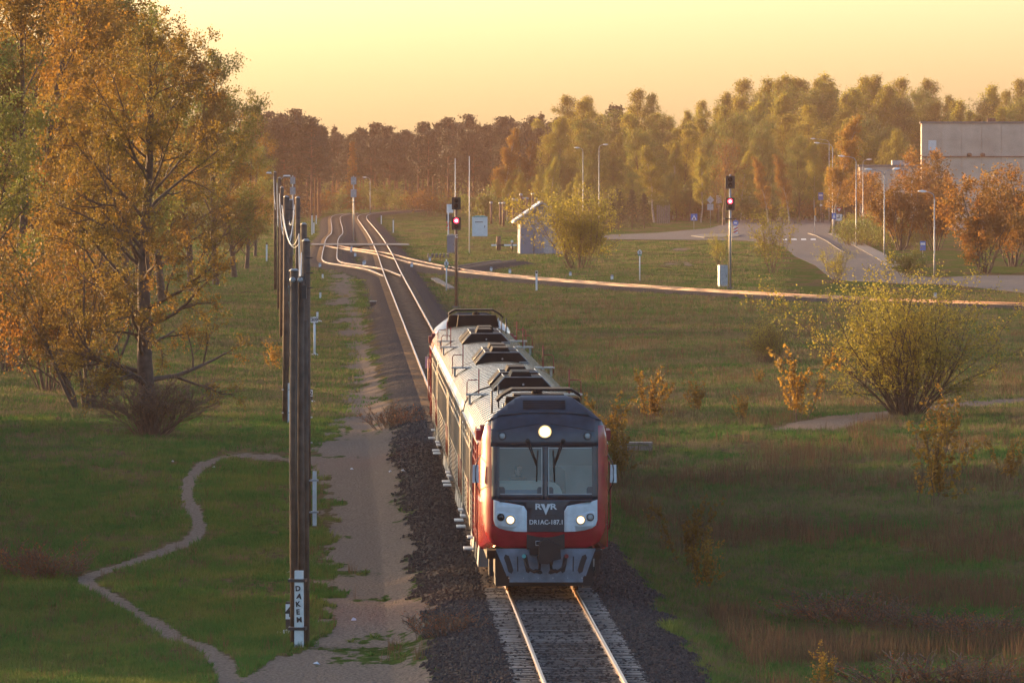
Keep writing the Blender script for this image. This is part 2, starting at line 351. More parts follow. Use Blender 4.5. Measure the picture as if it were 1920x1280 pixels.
# ------------------------------------------------------------------ roads
def sheet(name, pts, z, m, kind='structure', parent=None, h=.02):
    mb = MB(); mb.flat([px2w(x, y, z) for x, y in pts][::-1], z - h, z); o = mb.build(name, m, parent)
    if kind: tag(o, kind=kind)
    return o
sheet('road', [(1060, 443), (1130, 440.5), (1230, 436.5), (1330, 428), (1385, 412), (1440, 409), (1500, 408), (1560, 413), (1556, 430), (1553, 437), (1582, 450), (1612, 466), (1650, 487), (1665, 500), (1700, 516), (1760, 521), (1830, 516), (1925, 516), (2100, 520), (2100, 560), (1925, 549), (1850, 541), (1780, 533), (1700, 532), (1640, 528), (1600, 527), (1560, 523), (1528, 497), (1490, 480), (1470, 462), (1400, 451), (1300, 449.5), (1060, 448)], -.385, 'asphalt')
sheet('pavement', [(1553, 437), (1566, 437), (1600, 447), (1660, 476), (1690, 498), (1665, 500), (1650, 487), (1612, 466), (1582, 450)], -.32, 'pavement', h=.10)
kb = MB(); kp = [px2w(x, y, -.28) for x, y in ((1515, 437), (1530, 441), (1550, 451), (1570, 465), (1590, 476))]
kb.tube([(a, b, -.33) for a, b in kp], .08, 4); tag(kb.build('kerb', 'pavement'), kind='structure')
sheet('traffic_island', [(1296, 441), (1320, 438.5), (1380, 438), (1388, 441), (1380, 443.5), (1320, 444.5)], -.27, 'pavement', h=.14)
for k, x in enumerate((1466, 1484, 1502, 1520)):
    sheet('crossing_marking', [(x, 447.6), (x + 9, 447.6), (x + 10, 449.6), (x, 449.6)], -.380, 'white_paint', h=.003)
sheet('level_crossing', [(585, 456.2), (765, 456.2), (768, 459), (583, 459)], .012, 'pavement', h=.06)

# ------------------------------------------------------------------ tracks
RAILP = [(-.036, 0), (.036, 0), (.038, -.03), (.012, -.045), (.010, -.13), (.07, -.15), (.07, -.165), (-.07, -.165), (-.07, -.15), (-.010, -.13), (-.012, -.045), (-.038, -.03)]
def normals(pl):
    d = np.gradient(pl, axis=0); d /= np.linalg.norm(d, axis=1)[:, None] + 1e-9; return d, np.stack([d[:, 1], -d[:, 0]], 1)
def rail_mesh(pl, off, name, head, top='steel_rail_top'):
    d, nrm = normals(pl); prof = [RAILP[i] for i in ((11, 0, 1, 2) if head else (2, 3, 4, 5, 6, 7, 8, 9, 10, 11))]; k = len(prof)
    v = np.concatenate([np.column_stack([pl + nrm * (off + a), np.full(len(pl), z)]) for a, z in prof]); n = len(pl)
    f = [(j * n + i, j * n + i + 1, (j + 1) * n + i + 1, (j + 1) * n + i) for j in range(k - 1) for i in range(n - 1)]
    return big_mesh(name, v, np.array(f), top if head else 'rail_rust')
slp = MB().add([(-1.35, -.13, -.05), (-.95, -.13, -.04), (-.55, -.13, -.06), (-.3, -.13, -.062), (.3, -.13, -.062), (.55, -.13, -.06), (.95, -.13, -.04), (1.35, -.13, -.05),
                (-1.35, .13, -.05), (-.95, .13, -.04), (-.55, .13, -.06), (-.3, .13, -.062), (.3, .13, -.062), (.55, .13, -.06), (.95, .13, -.04), (1.35, .13, -.05)],
               [(i, i + 1, i + 9, i + 8) for i in range(7)])
slp.add([(-1.37, -.15, -.2), (1.37, -.15, -.2), (1.37, -.13, -.05), (-1.35, -.13, -.05)], [(0, 1, 2, 3)])
for sx in (-.80, .80):
    for dx in (-.1, .1): slp.box(sx + dx - .035, sx + dx + .035, -.07, .07, -.06, -.0 - .10 + .03)
sleeper_me = slp.mesh('sleeper', 'sleeper_concrete'); 
for v_ in sleeper_me.vertices: v_.co.z -= .075
def make_track(key, label, near=None):
    pl = tracks[key]; t = thing('railway_track', label, 'track', (pl[0][0], pl[0][1], 0)); org = np.array(pl[0]); loc = pl - org
    for off in (-.797, .797):
        r = share('rail', rail_mesh(loc, off, 'rail', False), t); share('rail_head', rail_mesh(loc, off, 'rail_head', True, 'rail_top_rusty' if key in ('branch', 'spur') else 'steel_rail_top'), r)
    seg = np.linalg.norm(np.diff(pl, axis=0), axis=1); cum = np.concatenate([[0], np.cumsum(seg)]); L = cum[-1]
    st = np.arange(.3, L, .545); sx = np.interp(st, cum, pl[:, 0]); sy = np.interp(st, cum, pl[:, 1])
    d, nrm = normals(np.column_stack([sx, sy])); ang = np.arctan2(nrm[:, 1], nrm[:, 0]); vs = []; fs = []; n = 0
    bx = np.array([(a, b, c) for a in (-1.35, 1.35) for b in (-.13, .13) for c in (-.2, -.136)]); bf = [(0, 1, 3, 2), (4, 6, 7, 5), (0, 4, 5, 1), (2, 3, 7, 6), (1, 5, 7, 3)]
    for i in range(len(st)):
        if near and near[0] < sy[i] < near[1]:
            o = share('sleeper', sleeper_me, t, (sx[i] - org[0] + R.uniform(-.02, .02), sy[i] - org[1] + R.uniform(-.015, .015), R.uniform(-.012, .006)), ang[i] + R.uniform(-.004, .004)); continue
        if sy[i] < 120: continue
        c, s_ = math.cos(ang[i]), math.sin(ang[i]); p = np.column_stack([bx[:, 0] * c - bx[:, 1] * s_ + sx[i] - org[0], bx[:, 0] * s_ + bx[:, 1] * c + sy[i] - org[1], bx[:, 2]])
        vs.append(p); fs += [tuple(q_ + n for q_ in f) for f in bf]; n += 8
    share('sleepers', big_mesh('sleepers', np.vstack(vs), np.array(fs), 'sleeper_old'), t)['kind'] = 'stuff'
    return t
make_track('main', 'railway track under the red fronted train, shining rails on closely set sleepers', (146, 190))
make_track('side', 'loop track with sharp bends, joining the main track at the points')
make_track('branch', 'branch track crossing the main track and curving past the relay hut and tall signal')
make_track('spur', 'short spur of track ending in the grass beside the relay hut')

# ------------------------------------------------------------------ the train
TA = math.atan(.02197)
NOSE = 183.75
def train_loc(y): return (TRK(NOSE) - .02197 * y, NOSE + y, 0)   # y metres behind the nose
fu = lambda x: (x - 1022.5) / 80.0
fz = lambda y: 10.24 - (y - 300) / 80.0
def Fd(u, z):
    a = abs(u); r = .06 * u * u + .50 * max(0, (a - 1.12) / .38) ** 2.4
    if z > 2.2: r += (z - 2.2) * .07
    if z > 3.75: r += (z - 3.75) ** 2 * .9
    if z < 1.6: r += (1.6 - z) ** 2 * .5
    return r
half = [(.95, 1.14), (1.12, 1.20), (1.26, 1.30), (1.36, 1.44), (1.44, 1.62), (1.485, 1.85), (1.50, 2.24), (1.505, 2.8), (1.50, 3.24), (1.485, 3.55), (1.45, 3.80), (1.40, 3.99), (1.345, 4.115), (1.09, 4.34), (.84, 4.53), (.66, 4.65), (.52, 4.70)]
OUT = [(-u, z) for u, z in half][::-1]; OUT = half + OUT            # counter-clockwise from lower right
bodyh = [(1.46, 1.02), (1.53, 1.12), (1.535, 2.3), (1.53, 3.45), (1.47, 3.72), (1.32, 3.93), (1.05, 4.08), (.7, 4.19), (.35, 4.245), (.0, 4.26)]
def brad(ang):                                                      # body section radius about (0, 2.6)
    P = bodyh + [(-u, z) for u, z in bodyh[::-1]]; P = [(-1.46, 1.02)] + P if False else P
    best = 0; c, s = math.cos(ang), math.sin(ang)
    for i in range(len(P)):
        (x1, y1), (x2, y2) = P[i], P[(i + 1) % len(P)]; y1 -= 2.6; y2 -= 2.6; dx, dy = x2 - x1, y2 - y1; den = c * dy - s * dx
        if abs(den) < 1e-9: continue
        t = (x1 * dy - y1 * dx) / den; w = (x1 * s - y1 * c) / den
        if t > 0 and -1e-6 <= w <= 1 + 1e-6: best = max(best, t)
    return best
def patch(polys, off, name, m, parent, step=.14, skirt=.02, hole=None, flip=False):
    bm = bmesh.new()
    for poly in polys:
        bm.faces.new([bm.verts.new((u, 0, z)) for u, z in poly])
    def cut(co_, no_): bmesh.ops.bisect_plane(bm, geom=bm.verts[:] + bm.edges[:] + bm.faces[:], plane_co=co_, plane_no=no_)
    us = [v.co.x for v in bm.verts]; zs = [v.co.z for v in bm.verts]
    k = math.floor(min(us) / step) + 1
    while k * step < max(us): cut((k * step, 0, 0), (1, 0, 0)); k += 1
    k = math.floor(min(zs) / step) + 1
    while k * step < max(zs): cut((0, 0, k * step), (0, 0, 1)); k += 1
    if hole:
        u0, u1, z0, z1 = hole
        for c_ in (u0, u1): cut((c_, 0, 0), (1, 0, 0))
        for c_ in (z0, z1): cut((0, 0, c_), (0, 0, 1))
    outer = [e for e in bm.edges if e.is_boundary]
    if hole:
        bmesh.ops.delete(bm, geom=[f for f in bm.faces if u0 < f.calc_center_median().x < u1 and z0 < f.calc_center_median().z < z1], context='FACES')
        outer = [e for e in outer if e.is_valid]
    for v in bm.verts: v.co.y = Fd(v.co.x, v.co.z) - off
    if skirt:
        r = bmesh.ops.extrude_edge_only(bm, edges=outer)
        for v in r['geom']:
            if isinstance(v, bmesh.types.BMVert): v.co.y += skirt
    for f in bm.faces: f.smooth = True
    bmesh.ops.recalc_face_normals(bm, faces=bm.faces)
    me = bpy.data.meshes.new(name); bm.to_mesh(me); bm.free(); me.materials.append(M[m])
    o = bpy.data.objects.new(name, me); C.objects.link(o); o.parent = parent; return o
def nose(parent):
    bm = bmesh.new(); bm.faces.new([bm.verts.new((u, 0, z)) for u, z in OUT])
    def cut(co_, no_): bmesh.ops.bisect_plane(bm, geom=bm.verts[:] + bm.edges[:] + bm.faces[:], plane_co=co_, plane_no=no_)
    for k in range(-14, 15): cut((k * .107, 0, 0), (1, 0, 0))
    for c_ in (-1.1, 1.14): cut((c_, 0, 0), (1, 0, 0))
    for k in range(34): cut((0, 0, 1.2 + k * .104), (0, 0, 1))
    for c_ in (2.38, 3.53): cut((0, 0, c_), (0, 0, 1))
    outer = [e for e in bm.edges if e.is_boundary]
    for v in bm.verts: v.co.y = Fd(v.co.x, v.co.z)
    bmesh.ops.delete(bm, geom=[f for f in bm.faces if -1.1 < f.calc_center_median().x < 1.14 and 2.38 < f.calc_center_median().z < 3.53], context='FACES')
    edges = [e for e in outer if e.is_valid]
    for t, yb in ((.35, .9), (.7, 1.5), (1.0, 2.2)):
        r = bmesh.ops.extrude_edge_only(bm, edges=edges); vs = [v for v in r['geom'] if isinstance(v, bmesh.types.BMVert)]; edges = [e for e in r['geom'] if isinstance(e, bmesh.types.BMEdge)]
        for v in vs:
            a = math.atan2(v.co.z - 2.6, v.co.x); rb = brad(a); rc_ = math.hypot(v.co.x, v.co.z - 2.6); rr = rc_ + (rb - rc_) * (t if t == 1 else t * .6)
            v.co = Vector((math.cos(a) * rr, max(v.co.y + .08, yb + max(0, v.co.z - 4.0) * .4 * (t < 1)), 2.6 + math.sin(a) * rr))
            if t == 1: v.co.y = 2.2
    for f in bm.faces: f.smooth = True
    bmesh.ops.recalc_face_normals(bm, faces=bm.faces)
    me = bpy.data.meshes.new('nose_shell'); bm.to_mesh(me); bm.free(); me.materials.append(M['train_red']); me.materials.append(M['train_dark'])
    for p_ in me.polygons:
        if p_.center.z > 4.02: p_.material_index = 1
    o = bpy.data.objects.new('nose_shell', me); C.objects.link(o); o.parent = parent
    return o
def body(parent, y0, y1, m, name='body_shell'):
    P = bodyh + [(-u, z) for u, z in bodyh[-2::-1]]; n = len(P); ys = np.linspace(y0, y1, max(2, int((y1 - y0) / 2) + 1)); mb = MB()
    vs = [(u, y, z) for y in ys for u, z in P]
    mb.add(vs, [(i * n + j, i * n + (j + 1) % n, (i + 1) * n + (j + 1) % n, (i + 1) * n + j) for i in range(len(ys) - 1) for j in range(n)], False)
    mb.add([(u, y0, z) for u, z in P], [tuple(range(n))]); mb.add([(u, y1, z) for u, z in P], [tuple(range(n))])
    return mb.build(name, m, parent)
def roof_skin(parent, y0, y1):
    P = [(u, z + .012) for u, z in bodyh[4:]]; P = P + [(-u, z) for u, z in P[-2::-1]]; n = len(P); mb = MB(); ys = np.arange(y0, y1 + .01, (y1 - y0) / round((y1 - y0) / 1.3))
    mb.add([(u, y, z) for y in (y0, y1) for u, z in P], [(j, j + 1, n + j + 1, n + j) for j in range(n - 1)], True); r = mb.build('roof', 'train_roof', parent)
    rb = MB()
    for y in ys: rb.add([(u, yy_, z + dz) for yy_, dz in ((y - .03, .0), (y - .015, .02), (y + .015, .02), (y + .03, 0)) for u, z in P], [(i * n + j, i * n + j + 1, (i + 1) * n + j + 1, (i + 1) * n + j) for i in range(3) for j in range(n - 1)])
    rb.build('roof_seam', 'train_roof', r)
    g = MB()
    for s in (-1, 1): g.box(s * 1.535 - .02, s * 1.535 + .02, y0, y1, 3.50, 3.54)
    g.build('gutter', 'train_silver', r)
    return r
def side_fit(parent, y0, y1, red=False):
    m = 'train_red' if red else 'train_silver'
    rb = MB()
    for s in (-1, 1):
        for z in (1.25, 1.38, 1.51, 1.64, 1.77, 1.90, 3.25): rb.box(s * 1.54 - .018, s * 1.54 + .018, y0, y1, z - .022, z + .022)
    rb.build('side_rib', m, parent)
    ps = MB()
    for s in (-1, 1):
        for y in np.arange(y0 + .2, y1, 2.6): ps.box(s * 1.545 - .02, s * 1.545 + .02, y - .05, y + .05, 1.05, 3.5)
    ps.build('body_post', m, parent)
    for s in (-1, 1):
        for y in np.arange(y0 + 1.0, y1 - 1.2, 2.6 / 2):
            w = MB(); w.box(s * 1.538 - .012, s * 1.538 + .012, y, y + .95, 2.12, 3.02); o = w.build('window', 'glass_pane', parent)
            fr = MB(); X = s * 1.552
            for a, b, c, d in ((y - .05, y, 2.06, 3.08), (y + .95, y + 1.0, 2.06, 3.08), (y, y + .95, 2.06, 2.12), (y, y + .95, 3.02, 3.08)): fr.box(X - .02, X + .02, a, b, c, d)
            fr.build('window_frame', m, o)
def door(parent, s, y):
    d = MB(); d.box(s * 1.545 - .022, s * 1.545 + .022, y - .65, y + .65, 1.1, 3.3); o = d.build('door', 'train_silver', parent)
    h = MB()
    for dy in (-.75, .75): h.tube([(s * 1.60, y + dy, 1.4), (s * 1.60, y + dy, 2.3)], .012, 5)
    h.build('handrail', 'rail_red', o)
    st = MB()
    for k, (z, o_) in enumerate(((.52, .20), (.80, .10))): st.box(s * 1.50 - .02 + min(0, s * o_), s * 1.50 + .02 + max(0, s * o_), y - .55, y + .55, z, z + .035)
    st.build('step', 'white_paint', parent)
def bogie(parent, y):
    b = MB()
    for s in (-1, 1): b.box(s * 1.05 - .09, s * 1.05 + .09, y - 1.7, y + 1.7, .42, .72); b.box(s * 1.12 - .12, s * 1.12 + .12, y - .35, y + .35, .3, .9)
    b.box(-1.0, 1.0, y - .3, y + .3, .45, .8); fr = b.build('bogie', 'underframe', parent)
    for dy in (-1.2, 1.2):
        w = MB()
        for s in (-1, 1):
            w.lathe([(.05, -.07), (.44, -.07), (.47, .02), (.50, .05), (.05, .07)], 18, (s * .78, 0, 0)) if False else None
            ring = [(s * .80 + dx, y + dy + .47 * math.cos(t), .47 + .47 * math.sin(t)) for dx in (-.06, .06) for t in np.linspace(0, 2 * math.pi, 18, endpoint=False)]
            w.add(ring, [tuple(range(18)), tuple(range(35, 17, -1))] + [(i, (i + 1) % 18, 18 + (i + 1) % 18, 18 + i) for i in range(18)])
        w.tube([(-.8, y + dy, .47), (.8, y + dy, .47)], .08, 8); w.build('wheelset', 'dark_metal', fr)
def under(parent, y0, y1):
    u = MB(); u.box(-1.35, 1.35, y0, y1, .86, 1.06); u.build('underframe', 'underframe', parent)
    y = y0 + 5.6
    while y < y1 - 7:
        l = R.uniform(1.4, 2.4); b = MB(); b.box(-1.46, 1.46, y, y + l, .38, .98, .04, .0); b.build('equipment_box', R.choice(['box_grey', 'underframe', 'box_grey']), parent); y += l + R.uniform(.8, 1.8)
def housing(parent, y0, y1, w=.80):
    h = MB(); P = [(-w, 4.05), (w, 4.05), (w * .98, 4.22), (w * .62, 4.54), (-w * .62, 4.54), (-w * .98, 4.22)]; h.prism(P, y0, y1); o = h.build('roof_housing', 'roof_black', parent)
    t = MB(); t.prism([(-w * .42, 4.54), (w * .30, 4.54), (w * .22, 4.68), (-w * .34, 4.68)], y0 + .5, y1 - .3); t.build('housing_hatch', 'roof_black', o)
    r = MB()
    for s in (-1, 1):
        r.tube([(s * w * .99, y0 - .01, 4.23), (s * w * .62, y0 - .01, 4.55)], .014, 4); r.tube([(s * w * .62, y0, 4.55), (s * w * .62, y1, 4.55)], .014, 4)
    r.tube([(-w * .62, y0 - .01, 4.55), (w * .62, y0 - .01, 4.55)], .012, 4); r.tube([(0, y0 - .02, 4.36), (0, y0, 4.36)], .03, 6); r.build('edge_strip', 'galv', o)
    v = MB()
    for k in range(4): v.box(w * .62, w * .98, y0 - .03, y0 + .02, 4.10 + k * .05, 4.13 + k * .05)
    v.build('vent_slat', 'box_grey', o)
def walkway(parent, s, y, red=True):
    b = MB()
    for k in range(3): b.box(s * 1.22 - .30, s * 1.22 + .30, y + k * .28, y + k * .28 + .22, 4.10, 4.14)
    for dx in (-.2, .2): b.box(s * 1.22 + dx - .03, s * 1.22 + dx + .03, y + .1, y + .7, 3.86, 4.10)
    o = b.build('roof_walkway', 'roof_board', parent)
    h = MB(); x = s * 1.18; h.tube([(x, y + .2, 4.1), (x, y + .2, 4.78)], .018, 6); h.tube([(x, y + .2, 4.50), (x + s * .26, y + .25, 4.50), (x + s * .31, y + .26, 4.44), (x + s * .31, y + .26, 3.95)], .014, 5)
    h.build('grab_rail', 'rail_red', o)
def bracket(parent, s, y):
    b = MB(); b.box(s * 1.5 - .09, s * 1.5 + .09, y, y + .16, 3.62, 3.86); b.box(s * 1.42 - .06, s * 1.42 + .06, y + .03, y + .1, 3.5, 3.95); b.build('roof_bracket', 'rail_red', parent)

def cab(t):                                                         # everything of a driving end, nose at local y = 0
    nose(t)
    wz0, wz1 = 2.40, 3.51
    brow = [(fu(x), fz(y)) for x, y in ((912.5, 791), (940, 781), (980, 776), (1020, 775), (1065, 776), (1105, 781), (1132.5, 791))]
    cap = [(-1.345, 4.11)] + [(-1.09, 4.34), (-.84, 4.53), (-.66, 4.65), (-.52, 4.70), (.52, 4.70), (.66, 4.65), (.84, 4.53), (1.09, 4.34), (1.345, 4.11)] + brow[::-1][1:-1]
    co_ = patch([cap], .03, 'roof_cap', 'train_dark', t, skirt=.06)
    g = MB()
    for k in range(5):
        z = 4.40 + k * .042; x0, x1 = fu(978), fu(1066); g.box(x0 + .05, x1 - .05, Fd(.3, z) - .045, Fd(.3, z) - .02, z, z + .018)
    g.build('vent_slat', 'rubber', co_)
    top = [(fu(921), fz(838)), (fu(1123), fz(838)), (fu(1122.5), fz(789))] + [(u, z + .04) for u, z in brow[::-1][1:-1]] + [(fu(922), fz(789))]
    pol = [top, [(-1.25, wz1 + .02), (-1.25, 2.28), (-1.07, 2.28), (-1.07, wz1 + .02)], [(1.11, wz1 + .02), (1.11, 2.28), (1.25, 2.28), (1.25, wz1 + .02)],
           [(-.055, wz1 + .02), (-.055, 2.28), (.065, 2.28), (.065, wz1 + .02)], [(-1.07, wz1 + .02), (-1.07, wz1), (-.055, wz1), (-.055, wz1 + .02)], [(.065, wz1 + .02), (.065, wz1), (1.11, wz1), (1.11, wz1 + .02)],
           [(-1.07, wz0), (-1.07, 2.28), (-.055, 2.28), (-.055, wz0)], [(.065, wz0), (.065, 2.28), (1.11, 2.28), (1.11, wz0)]]
    low = [(fu(925), 2.285), (fu(926), fz(937)), (fu(960), fz(943)), (fu(983), fz(948)), (fu(989), fz(958)), (fu(989), fz(997)), (fu(1060), fz(997)), (fu(1060), fz(958)), (fu(1065), fz(948)), (fu(1086), fz(943)), (fu(1121.5), fz(937)), (fu(1122), 2.285)]
    mk = patch(pol + [low], .016, 'front_mask', 'train_dark', t)
    for (a, b) in ((-1.07, -.055), (.065, 1.11)):
        gp = patch([[(a, wz0), (b, wz0), (b, wz1), (a, wz1)]], .004, 'windscreen', 'glass', t, skirt=0)
        fr = MB(); e = .012
        for (u0, u1, z0, z1) in ((a + .01, b - .01, wz0 + .005, wz0 + .025), (a + .01, b - .01, wz1 - .03, wz1 - .01), ((b - .03 if a < 0 else a + .01), (b - .01 if a < 0 else a + .03), wz0, wz1)):
            fr.add([(u, Fd(u, z) - .024, z) for u, z in ((u0, z0), (u1, z0), (u1, z1), (u0, z1))] + [(u, Fd(u, z) - .0, z) for u, z in ((u0, z0), (u1, z0), (u1, z1), (u0, z1))], [(0, 1, 2, 3), (0, 4, 5, 1), (1, 5, 6, 2), (2, 6, 7, 3), (3, 7, 4, 0)])
        fr.build('window_trim', 'galv', gp)
        for u0 in (a, b):                                           # rounded pads in the lower corners
            s_ = 1 if u0 == a else -1; patch([[(u0, wz0), (u0 + s_ * .13, wz0), (u0 + s_ * .13, wz0 + .14), (u0 + s_ * .10, wz0 + .18), (u0, wz0 + .18)][::s_]], .007, 'corner_pad', 'train_dark', gp, skirt=0)
    # lamps
    def lamp(u, z, r, m, ring, par, proud=.03, name='headlamp'):
        y = Fd(u, z) - proud
        o = MB().lathe([(r * 1.18, -.05), (r * 1.2, .012), (r * 1.02, .02), (r, .0)], 24, (u, y, z), 'y').build('lamp_ring', ring, par)
        l = MB().lathe([(r, -.02), (r * .98, .004), (r * .7, .018), (r * .3, .024), (.001, .025)], 24, (u, y, z), 'y').build(name, 'lamp_glare' if m.startswith('lamp_w') else m, par); o.parent = l
        if m.startswith('lamp_w'): MB().lathe([(r * .80, .012), (r * .5, .03), (.001, .036)], 20, (u, y, z), 'y').build('lamp_bulb', m, l)
        return l
    lamp(0, fz(809.5), .155, 'lamp_warm', 'train_dark', t)
    for x in (942.5, 1102.5): lamp(fu(x), fz(817.5), .075, 'lamp_off', 'rubber', t, name='marker_lamp')
    for s in (-1, 1):
        X = lambda x: s * -(x - 1023.5) / 80.0 - .0125 * 0 - .0
        P = [(926, 937), (926, 975), (929, 985), (936, 990), (950, 994), (968, 996.5), (988.5, 997), (988.5, 958), (983, 948.5), (972, 946), (958, 943.5), (940, 941)]
        pl = [(X(x) + .0125, fz(y)) for x, y in P]; pl = pl if s < 0 else pl[::-1]
        wp = patch([pl], .022, 'headlamp_panel', 'train_white', t)
        Pd = [(930, 961), (930, 978), (935, 986), (945, 989), (966, 989.5), (970, 986), (970, 973), (964, 965), (950, 961), (935, 958.5)]
        pd = [(X(x) + .0125, fz(y)) for x, y in Pd]; pd = pd if s < 0 else pd[::-1]
        pod = patch([pd], .034, 'lamp_pod', 'train_white', wp)
        lamp(X(957.5) + .0125, fz(974.5), .095, 'lamp_white', 'galv', wp, .05); lamp(X(939.5) + .0125, fz(969.5), .075, 'lens_dark' if s < 0 else 'lamp_off', 'rubber', wp, .05, 'tail_lamp')
        gr = MB(); x0, x1 = sorted((X(938) + .0125, X(978) + .0125)); gr.box(x0, x1, Fd(x0, 2.24) - .04, Fd(x1, 2.24) + .02, 2.225, 2.26); gr.build('heater_slot', 'rubber', mk)
        # wiper
        wb = MB(); p0 = (X(990) + .0125, fz(826)); p1 = (X(1007.5) + .0125, fz(873)); yb = -.05
        for d in (-.025, .025): wb.tube([(p0[0] + d, Fd(*p0) + yb, p0[1]), (p1[0] + d * .6, Fd(*p1) + yb, p1[1])], .017, 5)
        wb.lathe([(.05, -.05), (.05, .05), (.03, .07)], 10, (p0[0], Fd(*p0) + yb + .02, p0[1]), 'y')
        w_ = wb.build('wiper_arm', 'rubber', t)
        bl = MB(); b0 = (p1[0] - s * .02, fz(844)); b1 = (p1[0] + s * .01, fz(903)); bl.tube([(b0[0], Fd(*b0) - .035, b0[1]), (p1[0], Fd(*p1) - .06, p1[1]), (b1[0], Fd(*b1) - .035, b1[1])], .019, 5); bl.build('wiper_blade', 'rubber', w_)
        # mirror
        mx = s * 1.62; mm = MB(); mm.box(mx - .078, mx + .078, -.02 + .5, .05 + .5, 2.66, 3.08, .01, .01); mo = mm.build('wing_mirror', 'train_white', t)
        ms = MB(); ms.tube([(s * 1.5, .8, 3.32), (s * 1.60, .50, 3.12), (mx, .46, 3.0), (mx, .46, 2.72), (s * 1.60, .5, 2.62), (s * 1.5, .8, 2.40)], .014, 5); ms.build('mirror_stalk', 'dark_metal', mo)
        for yb_ in (1.5, 2.1, 2.6): bracket(t, s, yb_)
        hr = MB(); hr.tube([(s * 1.56, 1.9, 1.5), (s * 1.60, 1.9, 1.7), (s * 1.60, 1.9, 3.0), (s * 1.56, 1.9, 3.1)], .02, 5); hr.build('handrail', 'rail_red', t)
    # crease and seams
    for name, pts in (('crease', [(932, 809), (965, 802), (1000, 796.5), (1012, 795)]), ('crease', [(1033, 795), (1045, 796.5), (1080, 802), (1115, 809)]), ('seam', [(905, 833), (960, 833), (1023, 833), (1085, 833), (1141, 833)]), ('seam', [(905, 985), (926, 985)]), ('seam', [(1121, 985), (1141, 985)])):
        c = MB(); c.tube([(fu(x), Fd(fu(x), fz(y)) - (.018 if 925 < x < 1121 else .003), fz(y)) for x, y in pts], .009, 4); c.build(name, 'rubber', mk)
    # emblem and number
    ye = Fd(0, 2.1) - .022
    for x in (1009.5, 1038): text('R', .19, t, (fu(x), ye, fz(950)), 'train_white', bold=.005, name='emblem_letter', width=.155)
    v = MB(); v.prism([(fu(x), fz(y)) for x, y in ((1014, 944.5), (1021, 944.5), (1024, 954), (1027, 944.5), (1033.5, 944.5), (1027.5, 957), (1024, 965.5), (1020.5, 957))][::-1], ye - .004, ye + .004); v.build('emblem_arrow', 'train_white', t)
    text('DR1AC-187.1', .150, t, (fu(1025), Fd(0, 1.76) - .024, fz(979)), 'train_white', bold=.003, name='number_lettering', width=.775)
    hb = MB()
    for x0, x1, y0, y1 in ((1004, 1043, 965, 965.6), (1004, 1043, 974, 974.6), (1004, 1004.6, 965, 974), (1042.4, 1043, 965, 974), (1019, 1029, 968.4, 969)): hb.box(fu(x0), fu(x1), ye - .003, ye + .003, fz(y1), fz(y0))
    hb.build('hatch_edge', 'rubber', mk)
    # coupler pocket, coupler, plough
    cp = MB(); cp.box(-.43, .46, .02, .5, 1.12, 1.53); cp.build('coupler_pocket', 'rubber', t)
    cu = MB(); cu.box(-.12, .12, -.5, .5, .86, 1.18, .02, 0); cu.prism([(-.17, .82), (.05, .80), (.16, .88), (.36, .92), (.34, 1.24), (.10, 1.34), (-.02, 1.40), (-.15, 1.3)], -.62, -.22); cu.box(-.36, -.16, -.1, .1, 1.0, 1.16); c_ = cu.build('coupler', 'underframe', t)
    cu = MB(); cu.tube([(-.22, -.15, 1.22), (-.10, -.15, 1.22), (-.10, -.15, 1.32), (-.22, -.15, 1.32), (-.22, -.15, 1.22)], .008, 4); cu.build('coupler_label', 'train_white', c_)
    outl = [(fu(931), 1.13), (fu(952), .50), (fu(956), .46), (fu(956), .34), (fu(1094), .34), (fu(1094), .46), (fu(1098), .50), (fu(1116), 1.13)]
    pw = MB(); pw.prism(outl, .10, .14)
    pwo = pw.build('snow_plough', 'plow_blue', t)
    rim = MB(); rim.prism([(fu(929.5), 1.13), (fu(951), .48), (fu(952.2), .5), (fu(931), 1.13)], .03, .16); rim.build('plough_edge', 'plow_blue', pwo); rim = MB(); rim.prism([(fu(1116), 1.13), (fu(1098), .5), (fu(1099), .48), (fu(1117.5), 1.13)], .03, .16); rim.build('plough_edge', 'plow_blue', pwo)
    def slot(pts, w):
        P = [Vector((fu(x), fz(y))) for x, y in pts]; L = []; Rr = []
        for i, p in enumerate(P):
            d = (P[min(i + 1, len(P) - 1)] - P[max(i - 1, 0)]).normalized(); n_ = Vector((-d.y, d.x)) * w; L.append(p + n_); Rr.append(p - n_)
        d0 = (P[0] - P[1]).normalized() * w; d1 = (P[-1] - P[-2]).normalized() * w
        ring = [P[0] + d0] + L + [P[-1] + d1] + Rr[::-1]; MB().add([(p.x, .096, p.y) for p in ring], [tuple(range(len(ring)))]).build('plough_slot', 'rubber', pwo)
    for s in (0, 1):
        mxx = (lambda x: x) if s == 0 else (lambda x: 2047 - x)
        slot([(mxx(950), 1044), (mxx(955), 1058), (mxx(958.5), 1071)], .062); slot([(mxx(985), 1042), (mxx(988), 1058), (mxx(991), 1071)], .05)
        slot([(mxx(971), 1044), (mxx(971.5), 1071)], .014); slot([(mxx(1010), 1044), (mxx(1012), 1058)], .03); slot([(mxx(1004), 1070), (mxx(1015), 1073.5)], .045)
    for x in (954.8, 982.4, 1010, 1037.5, 1065, 1092.3): MB().lathe([(.018, -.01), (.018, .012), (.008, .018)], 6, (fu(x), .098, fz(1084)), 'y').build('bolt', 'galv', pwo)
